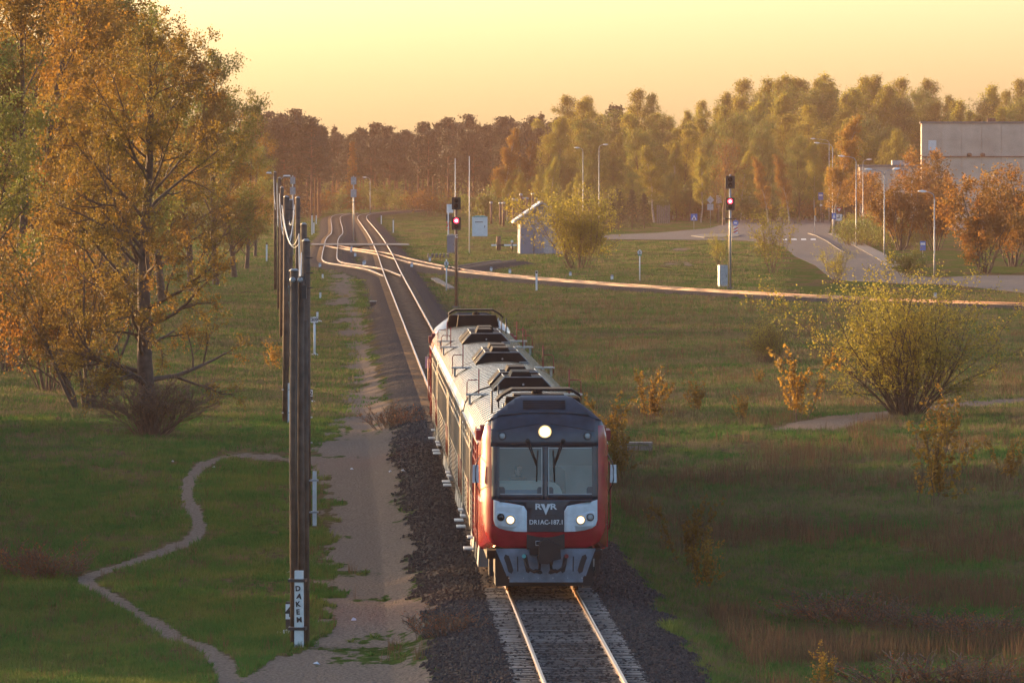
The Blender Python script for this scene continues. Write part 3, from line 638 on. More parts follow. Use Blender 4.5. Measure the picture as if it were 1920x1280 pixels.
    for s, c in ((-1, 'teal'), (1, 'rail_red')):
        h = MB(); h.tube([(s * .12, -.05, .92), (s * .14, -.2, .66), (s * .26, -.28, .60), (s * .42, -.26, .70), (s * .50, -.2, .95)], .035, 7); ho = h.build('brake_hose', 'rubber', t)
        h = MB(); h.lathe([(.05, -.04), (.05, .05)], 8, (s * .50, -.2, .97), 'y'); h.build('hose_end', c, ho)
    for s in (-1, 1): MB().box(s * 1.25 - .05, s * 1.25 + .05, .8, 1.2, .45, 1.0).build('step_bracket', 'rubber', t)
    MB().box(-1.15, 1.15, .7, 2.3, .22, 1.0).build('sun_blocker', 'rubber', t)  # dark box added under the nose to block sun passing beneath
    # cab inside
    i = MB(); i.box(-1.3, 1.3, 1.65, 1.7, 1.6, 3.8); wl = i.build('cab_wall', 'cab_wall', t)
    i = MB(); i.box(.34, 1.22, 1.60, 1.65, 1.7, 3.02); i.build('cab_door', 'box_grey', wl)
    i = MB(); i.box(-1.35, 1.35, .3, 1.7, 1.55, 1.6); i.build('cab_floor', 'underframe', t)
    i = MB(); i.box(-1.2, -.06, .42, .62, 2.30, 2.66); i.box(-1.25, -.06, .62, 1.0, 2.62, 2.70); d = i.build('desk', 'cream', t)
    i = MB(); i.box(-1.05, -.1, .36, .42, 2.30, 2.50); i.build('desk_panel', 'cab_blue', d)
    i = MB(); i.prism([(.03, 2.3), (.42, 2.3), (.41, 2.45), (.36, 2.56), (.26, 2.64), (.12, 2.67), (.03, 2.67)], .45, 1.0); i.build('cupboard', 'cream', t)
    i = MB(); i.prism([(.08, 2.2), (.52, 2.2), (.50, 2.9), (.40, 3.0), (.14, 3.0), (.08, 2.9)], 1.2, 1.35); i.build('seat', 'cloth_dark', t)
    # hood behind the cap
    h = MB(); h.box(-.95, .95, 1.5, 2.9, 4.2, 4.62, .1, .0); ho = h.build('roof_hood', 'roof_black', t)
    h = MB(); h.prism([(-1.12, 4.56), (-.98, 4.70), (-.74, 4.84), (.66, 4.84), (.86, 4.72), (.88, 4.64), (.64, 4.78), (-.72, 4.78), (-.94, 4.66), (-1.08, 4.52)], 1.42, 2.9); h.build('hood_rim', 'roof_black', ho)
    h = MB(); h.box(-.72, .60, 3.2, 4.4, 4.2, 4.66, .06, 0); h.lathe([(.14, 4.66), (.12, 4.74), (.05, 4.78)], 10, (-.1, 3.6, 0)); h.build('fan_box', 'roof_black', ho)
    fl = MB()
    for u in (-.95, -.7): fl.tube([(u, 1.6, 4.3), (u, 1.4, 4.5)], .02, 5)
    fl.build('pipe', 'galv', ho)

CARL = 25.4
def motor_car(y, rev, label):
    X, Y, Z = train_loc(y); t = thing('railcar', label, 'railcar', (X, Y, Z), TA + (math.pi if rev else 0))
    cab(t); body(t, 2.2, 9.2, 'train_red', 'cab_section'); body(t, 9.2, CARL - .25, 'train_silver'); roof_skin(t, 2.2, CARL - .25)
    side_fit(t, 2.4, 9.2, True); side_fit(t, 9.2, CARL - .4); under(t, .8, CARL - .3); bogie(t, 4.2); bogie(t, CARL - 4.0)
    for s in (-1, 1):
        door(t, s, 12.4); door(t, s, CARL - 1.3); walkway(t, s, CARL - 4.6)
    housing(t, CARL - 3.6, CARL - .35)
    an = MB(); an.tube([(-.9, 9.5, 4.1), (-.9, 9.5, 4.7)], .02, 5); an.tube([(-1.1, 7.5, 4.0), (-1.1, 7.5, 4.62)], .025, 5); an.build('aerial', 'dark_metal', t)
    return t
def carriage(y, label):
    X, Y, Z = train_loc(y); t = thing('railway_carriage', label, 'carriage', (X, Y, Z), TA)
    body(t, .25, CARL - .25, 'train_silver'); roof_skin(t, .25, CARL - .25); side_fit(t, .4, CARL - .4); under(t, .4, CARL - .4); bogie(t, 4.0); bogie(t, CARL - 4.0)
    for s in (-1, 1):
        for yy_ in (1.3, CARL - 1.3): door(t, s, yy_)
        walkway(t, s, CARL - 4.6)
    housing(t, .35, 3.6); housing(t, CARL - 3.6, CARL - .35); g = MB(); g.box(-.7, .7, -1.1, .25, 1.2, 3.7); g.build('gangway', 'rubber', t)
    return t
YC = [0, 29.0 - 2.6, 26.4 + 25.4, 26.4 + 50.8]
motor_car(0, False, 'red and dark fronted railcar with lit round headlamp leading the train')
carriage(YC[1], 'silver ribbed carriage coupled directly behind the red fronted leading railcar')
carriage(YC[2], 'silver ribbed carriage coupled between the other carriage and the rearmost railcar')
motor_car(YC[3] + CARL, True, 'rearmost railcar of the train with dark arched cab roof facing away')

# ------------------------------------------------------------------ people
def person(label, loc, rz, joints, edges, radii, cloth, group=None, hairc=True, legs='cloth_dark'):
    t = thing('person', label, 'person', loc, rz, group)
    me = bpy.data.meshes.new('body'); me.from_pydata([joints[k] for k in joints], [], []); keys = list(joints); me.clear_geometry()
    me.from_pydata([joints[k] for k in keys], [(keys.index(a), keys.index(b)) for a, b in edges], [])
    o = bpy.data.objects.new('body', me); C.objects.link(o); o.parent = t; me.materials.append(M[cloth])
    mod = o.modifiers.new('Skin', 'SKIN'); o.modifiers.new('Sub', 'SUBSURF').levels = 1; o.modifiers['Sub'].render_levels = 1
    sv = me.skin_vertices[0].data if me.skin_vertices else None
    for i, k in enumerate(keys): sv[i].radius = (radii[k], radii[k]) if not isinstance(radii[k], tuple) else radii[k]; sv[i].use_root = (k == 'pelvis')
    hx, hy, hz = joints['head']
    h = MB(); h.lathe([(.02, -.125), (.055, -.11), (.075, -.06), (.082, 0), (.085, .05), (.07, .10), (.03, .125)], 10, (hx, hy, hz)); h.box(hx - .012, hx + .012, hy - .105, hy - .07, hz - .03, hz + .01); h.box(hx - .09, hx - .08, hy - .02, hy + .02, hz - .03, hz + .03); h.box(hx + .08, hx + .09, hy - .02, hy + .02, hz - .03, hz + .03); hd = h.build('head', 'skin', t)
    f = MB(); f.box(hx - .045, hx - .02, hy - .09, hy - .075, hz + .005, hz + .02); f.box(hx + .02, hx + .045, hy - .09, hy - .075, hz + .005, hz + .02); f.box(hx - .03, hx + .03, hy - .085, hy - .07, hz - .075, hz - .062); f.build('face', 'hair', hd)
    ha = MB(); ha.lathe([(.088, .0), (.095, .05), (.08, .115), (.03, .14)], 10, (hx, hy + .015, hz)); ha.box(hx - .08, hx + .08, hy + .03, hy + .09, hz - .08, hz + .05); ha.build('hair', 'hair', hd)
    return t
JS = {'pelvis': (0, 0, .95), 'chest': (0, 0, 1.32), 'neck': (0, 0, 1.48), 'head': (0, -.01, 1.64), 'lhip': (-.10, 0, .90), 'lknee': (-.11, -.03, .50), 'lank': (-.12, .02, .09), 'ltoe': (-.13, -.15, .04), 'rhip': (.10, 0, .90), 'rknee': (.12, -.02, .50), 'rank': (.14, .03, .09), 'rtoe': (.15, -.14, .04),
      'lsh': (-.19, 0, 1.42), 'lel': (-.25, .02, 1.14), 'lwr': (-.24, -.06, .90), 'lha': (-.23, -.09, .80), 'rsh': (.19, 0, 1.42), 'rel': (.26, .02, 1.14), 'rwr': (.25, -.05, .90), 'rha': (.24, -.08, .80)}
JE = [('pelvis', 'chest'), ('chest', 'neck'), ('neck', 'head'), ('pelvis', 'lhip'), ('lhip', 'lknee'), ('lknee', 'lank'), ('lank', 'ltoe'), ('pelvis', 'rhip'), ('rhip', 'rknee'), ('rknee', 'rank'), ('rank', 'rtoe'), ('chest', 'lsh'), ('lsh', 'lel'), ('lel', 'lwr'), ('lwr', 'lha'), ('chest', 'rsh'), ('rsh', 'rel'), ('rel', 'rwr'), ('rwr', 'rha')]
JR = {'pelvis': .15, 'chest': .17, 'neck': .06, 'head': .06, 'lhip': .10, 'lknee': .07, 'lank': .05, 'ltoe': .035, 'rhip': .10, 'rknee': .07, 'rank': .05, 'rtoe': .035, 'lsh': .07, 'lel': .05, 'lwr': .035, 'lha': .035, 'rsh': .07, 'rel': .05, 'rwr': .035, 'rha': .035}
SIT = dict(JS); SIT.update({'pelvis': (0, 0, .52), 'chest': (0, -.03, .88), 'neck': (0, -.03, 1.04), 'head': (0, -.05, 1.20), 'lhip': (-.10, -.05, .50), 'lknee': (-.13, -.45, .52), 'lank': (-.13, -.42, .09), 'ltoe': (-.13, -.58, .04), 'rhip': (.10, -.05, .50), 'rknee': (.13, -.45, .52), 'rank': (.13, -.42, .09), 'rtoe': (.13, -.58, .04),
      'lsh': (-.19, -.02, .97), 'lel': (-.25, -.1, .72), 'lwr': (-.15, -.36, .66), 'lha': (-.12, -.42, .64), 'rsh': (.19, -.02, .97), 'rel': (.25, -.1, .72), 'rwr': (.15, -.36, .66), 'rha': (.12, -.42, .64)})
X, Y, Z = train_loc(1.15); person('driver in dark clothes seated behind the train windscreen', (X - .62, Y, 1.72), TA + .5, SIT, JE, JR, 'cloth_dark')
p = G(1542, 418); person('person in dark clothes standing on the pavement by the bus shelter', p, .3, JS, JE, JR, 'cloth_dark')
p = G(1571, 433); bench_at = p; person('person in dark clothes seated on the bench below the road signs', p, .2, SIT, JE, JR, 'cloth_dark')
p = G(1582, 432); person('person in a blue jacket seated at the end of the bench', p, -.4, SIT, JE, JR, 'cloth_blue')
bt = thing('bench', 'low bench with two seated people beside the bus shelter', 'bench', G(1577, 432))
MB().box(-1.3, 1.3, -.05, .4, .38, .44).build('seat', 'timber_grey', bt)
for s in (-1.1, 1.1): MB().box(s - .05, s + .05, 0, .35, 0, .38).build('leg', 'dark_metal', bt)

# ------------------------------------------------------------------ telegraph poles and their cables
poles = [  # x of the top, y of the top, y of the base, label
 (553, 508, 1213, 'twin timber pole with white concrete stub lettered in black and cable box at its head'),
 (574, 452, 985, 'thick grey timber pole standing alone next beyond the lettered twin pole'),
 (567.5, 421, 850, 'grey timber pole with a domed metal cap, third along from the lettered twin pole'),
 (557.5, 371, 722, 'grey timber pole with bolt holes near its head, hung with white cable'),
 (535, 370, 792, 'brown timber pole strapped to two pale stub posts in the grass'),
 (544, 374, 690, 'slim brown timber pole right beside the pole with bolt holes'),
 (528, 352, 632, 'weathered timber pole half hidden behind the strapped brown pole'),
 (523, 334, 580, 'timber pole carrying a white lamp arm near its head'),
 (516.5, 323, 545, 'last tall timber pole of the cable line, beside the trees')]
tops = []
for i, (x, yt, yb, lab) in enumerate(poles):
    p = G(x, yb); s = SC(p[1]); h = (yb - yt) / s; t = thing('utility_pole', lab, 'pole', p, R.uniform(-.1, .1), 'timber poles of the cable line')
    r = .125; lean = R.uniform(-.012, .012)
    if i == 0:
        MB().tube([(-.02, .1, -.3), (-.05, .1, h * .5), (-.03, .1, h)], [.10, .094, .088], 12).build('pole', 'pole_timber', t)
        MB().tube([(.13, .26, -.3), (.10, .26, h * .5), (.11, .26, h - .12)], [.085, .08, .075], 10).build('pole', 'pole_timber', t)
        MB().tube([(.20, .5, -.3), (.19, .5, h * .5), (.17, .42, h - 1.1)], [.075, .072, .07], 10).build('brace', 'pole_timber', t)
        st = MB(); st.box(.0, .20, -.20, -.02, -.2, 1.72, .006, .006); so_ = st.build('concrete_stub', 'white_paint', t)
        for z in (.42, 1.50): MB().box(-.14, .25, -.215, .24, z - .035, z + .035).build('band', 'dark_metal', t)
        for k, ch in enumerate('DAKEM'): text(ch, .16, so_, (.104 + R.uniform(-.02, .02), -.208, 1.32 - k * .175), 'black_paint', rot=(math.pi / 2, R.uniform(-.15, .15), 0), bold=.006)
        MB().tube([(-.03, .1, h), (-.03, .1, h + .05)], [.125, .06], 12).build('pole_cap', 'galv', t)
        bx = MB()
        for dx in (-.05, .12): bx.lathe([(.05, 0), (.07, .03), (.05, .08), (.03, .1)], 10, (dx, -.02, h - .2), 'y')
        bx.build('insulator', 'galv', t)
        cb = MB(); cb.tube([(.12, -.1, h - .15), (.22, -.12, h - .05), (.26, -.1, h - .35), (.20, -.08, h - .6), (.22, -.1, h - .5)], .018, 5); cb.box(.17, .27, -.14, -.04, h - .62, h - .32); cb.tube([(.05, -.02, h - .2), (.02, -.03, h * .5), (.03, -.03, 1.8)], .014, 4); cb.build('cable_joint', 'black_paint', t)
    else:
        MB().tube([(0, 0, -.3), (lean * 3, 0, h * .5), (lean * 5, 0, h)], [r * 1.12, r * 1.03, r * .95], 12).build('pole', 'pole_timber', t)
        MB().tube([(lean * 5, 0, h), (lean * 5, 0, h + .07)], [r * 1.1, r * .4], 12).build('pole_cap', 'galv', t)
        bt_ = MB()
        for k in range(3): bt_.tube([(lean * 5, -.12, h - .5 - k * .45), (lean * 5 + .2, -.12, h - .5 - k * .45)], .018, 5)
        bt_.build('bolt', 'dark_metal', t)
        if i in (1, 4, 2):
            for dx in ((.25,) if i == 1 else (.11, .29) if i == 4 else (-.2,)):
                MB().box(dx - .06, dx + .06, -.1, .05, -.2, 1.62 + (.8 if i == 4 and dx > .2 else 0)).build('concrete_stub', 'white_paint', t)
            for z in (.4, 1.35): MB().box(-.15, .36, -.115, .14, z - .025, z + .025).build('band', 'galv', t)
        if i == 7:
            MB().tube([(0, 0, h - .2), (.4, -.2, h + .15)], .03, 6).build('lamp_arm', 'galv', t); MB().box(.3, .85, -.35, -.1, h + .12, h + .22, .05, .05).build('lamp_head', 'sign_white', t)
        if i == 8: MB().box(-.75, -.3, -.3, -.1, h - .1, h + .02, .05, .05).build('lamp_head', 'sign_white', t)
    tops.append((p[0], p[1], p[2] + h - .35))
order = sorted(range(len(tops)), key=lambda k: tops[k][1]); lbl = 0
for a, b in zip(order[:-1], order[1:]):
    A, B = Vector(tops[a]), Vector(tops[b]); d = (B - A).length
    for k, (dz, sag, r) in enumerate(((0, .030 * d, .018), (-.35, .020 * d, .012))):
        pts = []
        for q_ in range(17):
            w = q_ / 16; P_ = A.lerp(B, w); P_.z += dz - sag * 4 * w * (1 - w); P_.x -= .14; pts.append(P_)
        o = MB().tube(pts, r, 5).build('cable', 'galv', None)
        tag(o, 'pale cable sagging between two timber poles of the line', 'cable', 'cables slung between the timber poles')

# ------------------------------------------------------------------ signals, signs, masts
def signal(x, yt, yb, heads, label, ring=None, lit=None, back=False, pole_r=.085):
    p = G(x, yb); s = SC(p[1]); h = (yb - yt) / s; t = thing('railway_signal', label, 'signal', p, 0)
    MB().tube([(0, .05, -.4), (0, .05, h)], [pole_r * 1.1, pole_r], 10).build('mast', 'galv' if back or ring else 'rust_post', t)
    MB().box(-.3, .3, -.2, .3, -.3, .12).build('base', 'pavement', t)
    for k, (y0, y1) in enumerate(heads):
        z0, z1 = (yb - y1) / s, (yb - y0) / s; w = (z1 - z0) * .36
        hd = MB(); hd.box(-w, w, -.16, .02, z0, z1); ho = hd.build('signal_head', 'galv' if back else 'black_paint', t)
        if not back:
            n = 2
            for j in range(n):
                zc = z0 + (z1 - z0) * (.72 if j == 0 else .28); on = lit == (k, j) or (lit and lit[0] == k and len(lit) > 2 and j == lit[2])
                r_ = (z1 - z0) * .17
                vz = MB(); vv = [(r_ * 1.25 * math.cos(a), yy_, zc + r_ * 1.25 * math.sin(a)) for yy_ in (-.16, -.42) for a in np.linspace(-.2, math.pi + .2, 9)]; vz.add(vv, [(q_, q_ + 1, 10 + q_, 9 + q_) for q_ in range(8)]); vz.build('hood', 'black_paint', ho)
                le = MB(); le.lathe([(r_ * (1.3 if lit and lit[:2] == (k, j) else 1), -.02), (r_, .015), (.01, .03)], 14, (0, -.165, zc), 'y'); lo = le.build('lens', 'lens_red' if on else 'lens_dark', ho)
                if lit and lit[:2] == (k, j): MB().lathe([(r_ * .62, .0), (.01, .02)], 10, (0, -.20, zc), 'y').build('bulb', 'lens_core', lo)
        else:
            MB().tube([(-.1, .03, z0), (.1, .03, z1)], .02, 5).build('bracket', 'dark_metal', ho)
    if ring:
        z = (yb - ring) / s; rg = MB(); pts = [(.52 * math.cos(a), .3 * math.sin(a) - .02, z) for a in np.linspace(0, 2 * math.pi, 17)]; rg.tube(pts, .035, 5); rg.box(-.5, .5, -.2, .2, z - .05, z - .02); rg.build('platform', 'dark_metal', t)
    la = MB(); z1 = h * .75
    for sx in (-.13, .13): la.tube([(sx, .2, .1), (sx, .2, z1)], .014, 4)
    for q_ in range(int(z1 / .35)): la.tube([(-.13, .2, .3 + q_ * .35), (.13, .2, .3 + q_ * .35)], .010, 4)
    la.build('ladder', 'dark_metal', t)
    return t, s, h
t, s, h = signal(855.5, 368, 577, [(370, 393), (407, 431)], 'rusty signal mast by the train with its lower head showing bright red', lit=(1, 0)); text('C', .3, t, (0, -.12, (577 - 443) / s), 'sign_white', bold=.01)
t, s, h = signal(1369, 327, 541, [(330, 354), (371, 394)], 'tall grey signal mast with ring platform showing red beside the branch track', ring=410, lit=(1, 0)); text('C', .22, t, (0, -.12, (541 - 424) / s), 'sign_white', bold=.01); text('2', .22, t, (0, -.12, (541 - 418) / s), 'sign_white', bold=.01)
for (x, yt, yb, hs, lab, rg) in ((663, 330, 454, [(332, 346), (355, 370)], 'grey signal mast standing between the tracks, seen from its back', 379), (549, 329, 478, [(332, 345), (351, 365)], 'grey signal mast seen from its back behind the timber poles', None)):
    signal(x, yt, yb, hs, lab, ring=rg, back=True)
def mast(x, yt, yb, label, r=.07):
    p = G(x, yb); s = SC(p[1]); h = (yb - yt) / s; o = MB().tube([(0, 0, -.3), (0, 0, h * .5), (0, 0, h)], [r, r * .8, r * .55], 7).build('mast', 'sign_white', None, p); return tag(o, label, 'mast')
mast(853.5, 297, 472, 'thin bare pale mast rising behind the rusty red signal'); mast(880, 293, 474, 'taller thin bare mast standing beside the pale kiosk')

def street_lamp(x, yt, yb, arm, label, double=False, ylamp=None):
    p = G(x, yb); s = SC(p[1]); h = (yb - yt) / s; t = thing('street_lamp', label, 'street lamp', p, 0, 'street lamps')
    MB().tube([(0, 0, -.3), (0, 0, 1.5), (0, 0, h - .5)], [.085, .065, .05], 8).build('post', 'galv', t)
    for a in ((arm, -arm * .6) if double else (arm,)):
        L = a / s; MB().tube([(0, 0, h - .5), (L * .12, 0, h - .12), (L * .45, 0, h + .05), (L * .75, 0, h + .10)], [.06, .05, .045, .04], 6).build('arm', 'galv', t)
        m_ = MB(); sg = 1 if L > 0 else -1; c = L * .75
        m_.add([(c + sg * dx, dy, h + .10 + dz) for dx, dy, dz in ((0, -.06, .0), (.25, -.17, -.02), (.75, -.15, .03), (.9, 0, .06), (.75, .15, .03), (.25, .17, -.02), (0, .06, 0), (.1, 0, .12), (.45, 0, .17), (.8, 0, .12), (.45, 0, -.08))],
               [(0, 1, 8, 7), (1, 2, 9, 8), (2, 3, 9), (3, 4, 9), (4, 5, 8, 9), (5, 6, 7, 8), (6, 0, 7), (0, 10, 1), (1, 10, 2), (2, 10, 3), (3, 10, 4), (4, 10, 5), (5, 10, 6), (6, 10, 0)], True); m_.build('lamp_head', 'sign_white', t)
    return t
for a in ((1093, 279, 430, -8, 'shorter of two bare lamp posts behind the leafy bush by the hut'), (1123, 273, 428, 9, 'taller of two bare lamp posts behind the leafy bush by the hut'),
          (1554.5, 262, 418, -34, 'tallest street lamp, its curved arm over the standing person at the bus stop'), (1561, 270, 436, -32, 'street lamp with curved arm just before the blue and white road signs'),
          (1605, 295, 462, -28, 'street lamp at the end of the dark hedge by the pavement'), (1618, 301, 430, 8, 'short armed street lamp before the small ruined building'),
          (1709, 318, 462, -28, 'street lamp with single arm standing at the far end of the hedge')): street_lamp(*a)
street_lamp(1658, 320, 480, -30, 'double armed street lamp standing in the grass before the hedge', True)
street_lamp(1752, 362, 520, -18, 'lone lamp head on a post among the orange shrubs')
street_lamp(694, 334, 402, -8, 'small lamp post in the haze by the far bend of the track')

def post_sign(x, yt, yb, label, cat, parts, post='galv', r=.035, name='road_sign'):
    p = G(x, yb); s = SC(p[1]); h = (yb - yt) / s; t = thing(name, label, cat, p)
    MB().tube([(0, 0, -.2), (0, 0, h)], r, 6).build('post', post, t)
    for f in parts: f(t, s, lambda y: (yb - y) / s, lambda xx: (xx - x) / s)
    return t
def rect(x0, x1, y0, y1, m, d=0.0, name='plate'): return lambda t, s, z, u: MB().box(u(x0), u(x1), -.06 - d, -.04 - d, z(y1), z(y0)).build(name, m, t)
def poly(pts, m, d=0.0, name='plate'): return lambda t, s, z, u: MB().prism([(u(a), z(b)) for a, b in pts], -.06 - d, -.04 - d).build(name, m, t)
def disc(x, y, r, m, d=0.0, name='disc'): return lambda t, s, z, u: MB().lathe([(r / s, 0), (r / s, .02)], 18, (u(x), -.04 - d, z(y)), 'y').build(name, m, t)
def word(x, y, ch, px, m='black_paint', d=.03, bold=.01): return lambda t, s, z, u: text(ch, px / s, t, (u(x), -.065 - d, z(y)), m, bold=bold)
post_sign(1301, 400, 433, 'square blue sign with a white triangle on the traffic island', 'sign', [rect(1295, 1307.5, 401, 413.5, 'sign_blue'), poly([(1301.2, 403), (1306, 412), (1296.5, 412)][::-1], 'sign_white', .02), poly([(1301.2, 406), (1303, 411.5), (1299.5, 411.5)][::-1], 'black_paint', .04)])
post_sign(1332, 367, 426, 'pale diamond sign above a square plate, both seen from the back', 'sign', [poly([(1332, 367), (1339, 375), (1332, 382.5), (1325, 375)][::-1], 'galv'), rect(1326, 1337.5, 382.5, 394, 'galv')])
post_sign(1348, 366, 417, 'grey rectangular sign seen from its back beside the diamond sign', 'sign', [rect(1343, 1353.5, 366.5, 381, 'galv'), rect(1345.5, 1351, 385, 388.5, 'galv')])
post_sign(1379, 409, 442, 'round blue arrow sign over a red and white striped board', 'sign', [disc(1379.3, 418, 5.3, 'sign_blue'), rect(1376, 1382, 416.5, 419.5, 'sign_white', .02), rect(1375.5, 1383, 424.5, 438, 'sign_white')] + [poly([(1375.5, y), (1383, y - 4), (1383, y - 1), (1375.5, y + 3)], 'sign_red', .02) for y in (429, 434.5)])
post_sign(1527.5, 390, 437, 'slim reflective marker post glowing at the pavement edge', 'marker', [rect(1527, 1530.5, 390, 404, 'sign_orange')], 'sign_white')
post_sign(1539, 360, 417, 'tall blue bus stop sign on a post by the shelter', 'sign', [rect(1534.3, 1543.3, 361, 375, 'sign_blue'), rect(1535.5, 1542, 364.5, 368, 'sign_white', .02), rect(1537, 1541.5, 383, 386.5, 'sign_white')])
post_sign(1573, 388, 440, 'red edged give way triangle over a white plate with black arrow', 'sign', [poly([(1566.5, 389), (1579.5, 389), (1573, 400)], 'sign_red'), poly([(1569.3, 391), (1576.7, 391), (1573, 397.3)], 'sign_white', .02), rect(1566.8, 1579, 401.5, 414, 'sign_white'), rect(1572.5, 1574, 403, 409, 'black_paint', .02), rect(1569, 1573, 408, 409.5, 'black_paint', .02)])
post_sign(1563, 399, 441, 'small blue square pedestrian crossing sign behind the give way sign', 'sign', [rect(1559.5, 1568, 399.5, 411, 'sign_blue'), poly([(1563.7, 401), (1566.7, 408.5), (1560.7, 408.5)][::-1], 'sign_white', .02)])
post_sign(1730, 452, 482, 'small blue and white information sign among the shrubs by the road', 'sign', [rect(1725, 1735.5, 452, 469.5, 'sign_blue'), rect(1726, 1734.5, 455, 459.5, 'sign_white', .02)])
post_sign(837, 486, 545, 'round white letter S sign on a white post near the rusty signal', 'sign', [disc(837, 494, 4.3, 'sign_white'), rect(833.5, 840.5, 497.5, 501, 'sign_green'), word(837, 494.2, 'S', 7.5, d=.01)], 'sign_white', .06, 'whistle_board')
post_sign(1199.5, 468, 528, 'round white letter S sign on a white post beside the branch track', 'sign', [disc(1199.5, 473, 4.3, 'sign_white'), rect(1196, 1203, 476.5, 480, 'sign_green'), word(1199.5, 473.2, 'S', 7.5, d=.01)], 'sign_white', .06, 'whistle_board')
post_sign(589.5, 594, 666, 'white kilometre board reading 389 on a white post', 'sign', [rect(582.5, 596.5, 594.5, 604.5, 'sign_white'), rect(588, 591.5, 605, 607.5, 'black_paint'), word(589.5, 599.5, '389', 9, d=.0), lambda t, s, z, u: MB().lathe([(.3, -.05), (.22, .06), (.06, .12)], 12).build('foot', 'sign_white', t)], 'sign_white', .075, 'kilometre_post')
def stake(x, yt, yb, label, num=None, base=True):
    p = G(x, yb); s = SC(p[1]); h = (yb - yt) / s; t = thing('number_post', label, 'marker', p, 0)
    MB().box(-.07, .07, -.05, .05, -.2, h * .45).build('post', 'black_paint', t); MB().box(-.072, .072, -.052, .052, h * .45, h * .93).build('panel', 'sign_white', t); MB().box(-.07, .07, -.05, .05, h * .93, h).build('cap', 'black_paint', t)
    if num: text(num, h * .46, t, (0, -.056, h * .67), 'black_paint', bold=.008)
    if base: MB().lathe([(.35, -.06), (.28, .04), (.08, .09)], 12).build('foot', 'sign_white', t)
stake(583, 729, 754, 'short black and white post numbered 2 on a white foot', '2')
stake(541, 1128, 1187, 'short black and white post numbered 4 beside the lettered twin pole', '4')
stake(595, 584, 603, 'plain black and white stake just behind the kilometre board', None)
for x, yt, yb in ((600.5, 547, 559), (605, 513, 522), (500, 455, 490), (585, 400, 440), (593, 402, 420), (588.5, 415, 438), (715, 402, 420), (737.5, 410, 437), (1006, 509, 545)):
    p = G(x, yb); s = SC(p[1]); h = (yb - yt) / s; t = thing('marker_post', 'slim pale marker post standing in the grass beside the tracks', 'marker', p, 0, 'pale marker posts beside the tracks')
    MB().box(-.08, .08, -.08, .08, -.2, h * .9).build('post', 'sign_white', t); MB().box(-.085, .085, -.085, .085, h * .9, h).build('cap', 'black_paint', t)
for x, y in ((659, 466), (666, 474), (658.5, 470), (682, 495), (684, 493.5), (772, 499), (806, 487), (921, 502.5), (956, 510.5), (1069.5, 516), (1147.5, 522), (1006, 514), (1754, 557), (600, 495)):
    p = G(x, y + 2); t = thing('track_marker', 'tiny white and grey marker stub set low between the rails', 'marker', p, 0, 'marker stubs set among the tracks')
    MB().box(-.12, .12, -.1, .1, -.1, .28).build('stub', 'sign_white', t); MB().box(-.13, .13, -.11, .11, .28, .42, .03, .03).build('top', 'galv', t)
# level crossing sign by the grey cabinet
post_sign(840.5, 385, 470, 'white level crossing mast with red and white cross and lamp unit', 'sign', [rect(837.5, 850, 383, 399, 'sign_white'), rect(836, 848, 402, 414, 'black_paint'), poly([(836, 416), (838, 415), (845, 425), (843, 427)], 'sign_red'), poly([(845, 416), (843, 415), (836, 425), (838, 427)], 'sign_red', .02), poly([(836, 431), (840.5, 426), (845, 431), (843.5, 432), (840.5, 429), (837.5, 432)], 'sign_red')], 'sign_white', .1, 'crossing_sign')
def cabinet(x0, x1, yt, yb, m, label, roof=None, d=1.0, name='equipment_cabinet', rz=0.0):
    x = (x0 + x1) / 2; p = G(x, yb); s = SC(p[1]); w = (x1 - x0) / 2 / s; h = (yb - yt) / s; t = thing(name, label, 'cabinet', p, rz)
    MB().box(-w, w, 0, d, -.2, h).build('body', m, t); MB().box(-w * .9, w * .9, -.025, 0, .15, h * .9).build('door', m, t); MB().box(w * .6, w * .68, -.05, -.025, h * .45, h * .56).build('handle', 'dark_metal', t)
    if roof: MB().prism([(-w - .08, h), (w + .08, h), (w * .5, h + .18), (-w * .5, h + .18)], -.1, d + .1).build('roof', roof, t)
    return t, s, h
cabinet(838, 853, 442, 475, 'hut_wall', 'grey steel cabinet standing behind the rusty red signal', 'galv')
t, s, h = cabinet(885, 914, 407, 443, 'kiosk', 'pale blue kiosk with a teal roof in the grass', 'teal', 1.6, 'kiosk'); text('KONTEINERS', .22, t, (-.1, -.03, h * .74), 'black_paint', bold=.003) if False else MB().box(-.65, .45, -.03, -.024, h * .72, h * .76).build('lettering', 'black_paint', t)
cabinet(1349, 1365, 497, 538, 'galv', 'narrow grey cabinet with lit edge at the foot of the tall signal', None, .6, rz=.25)

# relay hut
p = G(1016, 476); s = SC(p[1]); t = thing('relay_hut', 'grey gabled relay hut half hidden by the leafy bush', 'hut', p, .05)
w, h, r_, d = 2.45, 4.0, 5.75, 6.0
w0 = MB(); w0.prism([(-w, -.2), (w, -.2), (w, h), (0, r_ - .22), (-w, h)], 0, d); w0.build('wall', 'hut_wall', t)
rf = MB()
for sg in (-1, 1): rf.add([(sg * (w + .75), yy_, h - .52 + dz) for yy_ in (-.6, d + .4) for dz in (0, .24)] + [(0, yy_, r_ + dz) for yy_ in (-.6, d + .4) for dz in (0, .24)], [(0, 1, 5, 4), (2, 6, 7, 3), (0, 2, 3, 1), (1, 3, 7, 5), (0, 4, 6, 2)])
rf.build('roof', 'hut_roof', t)
MB().box(.2, 1.2, -.04, 0, 0, 2.1).build('door', 'galv', t); MB().box(-w - .06, -w, 1.0, 2.0, 0, 2.1).build('door', 'galv', t); MB().tube([(-.9, -.05, -.1), (-.9, -.05, 2.6)], .04, 6).build('downpipe', 'dark_metal', t); MB().lathe([(.16, 0), (.16, .1), (.08, .16)], 10, (-.5, -.02, 2.9), 'y').build('lamp', 'sign_white', t)
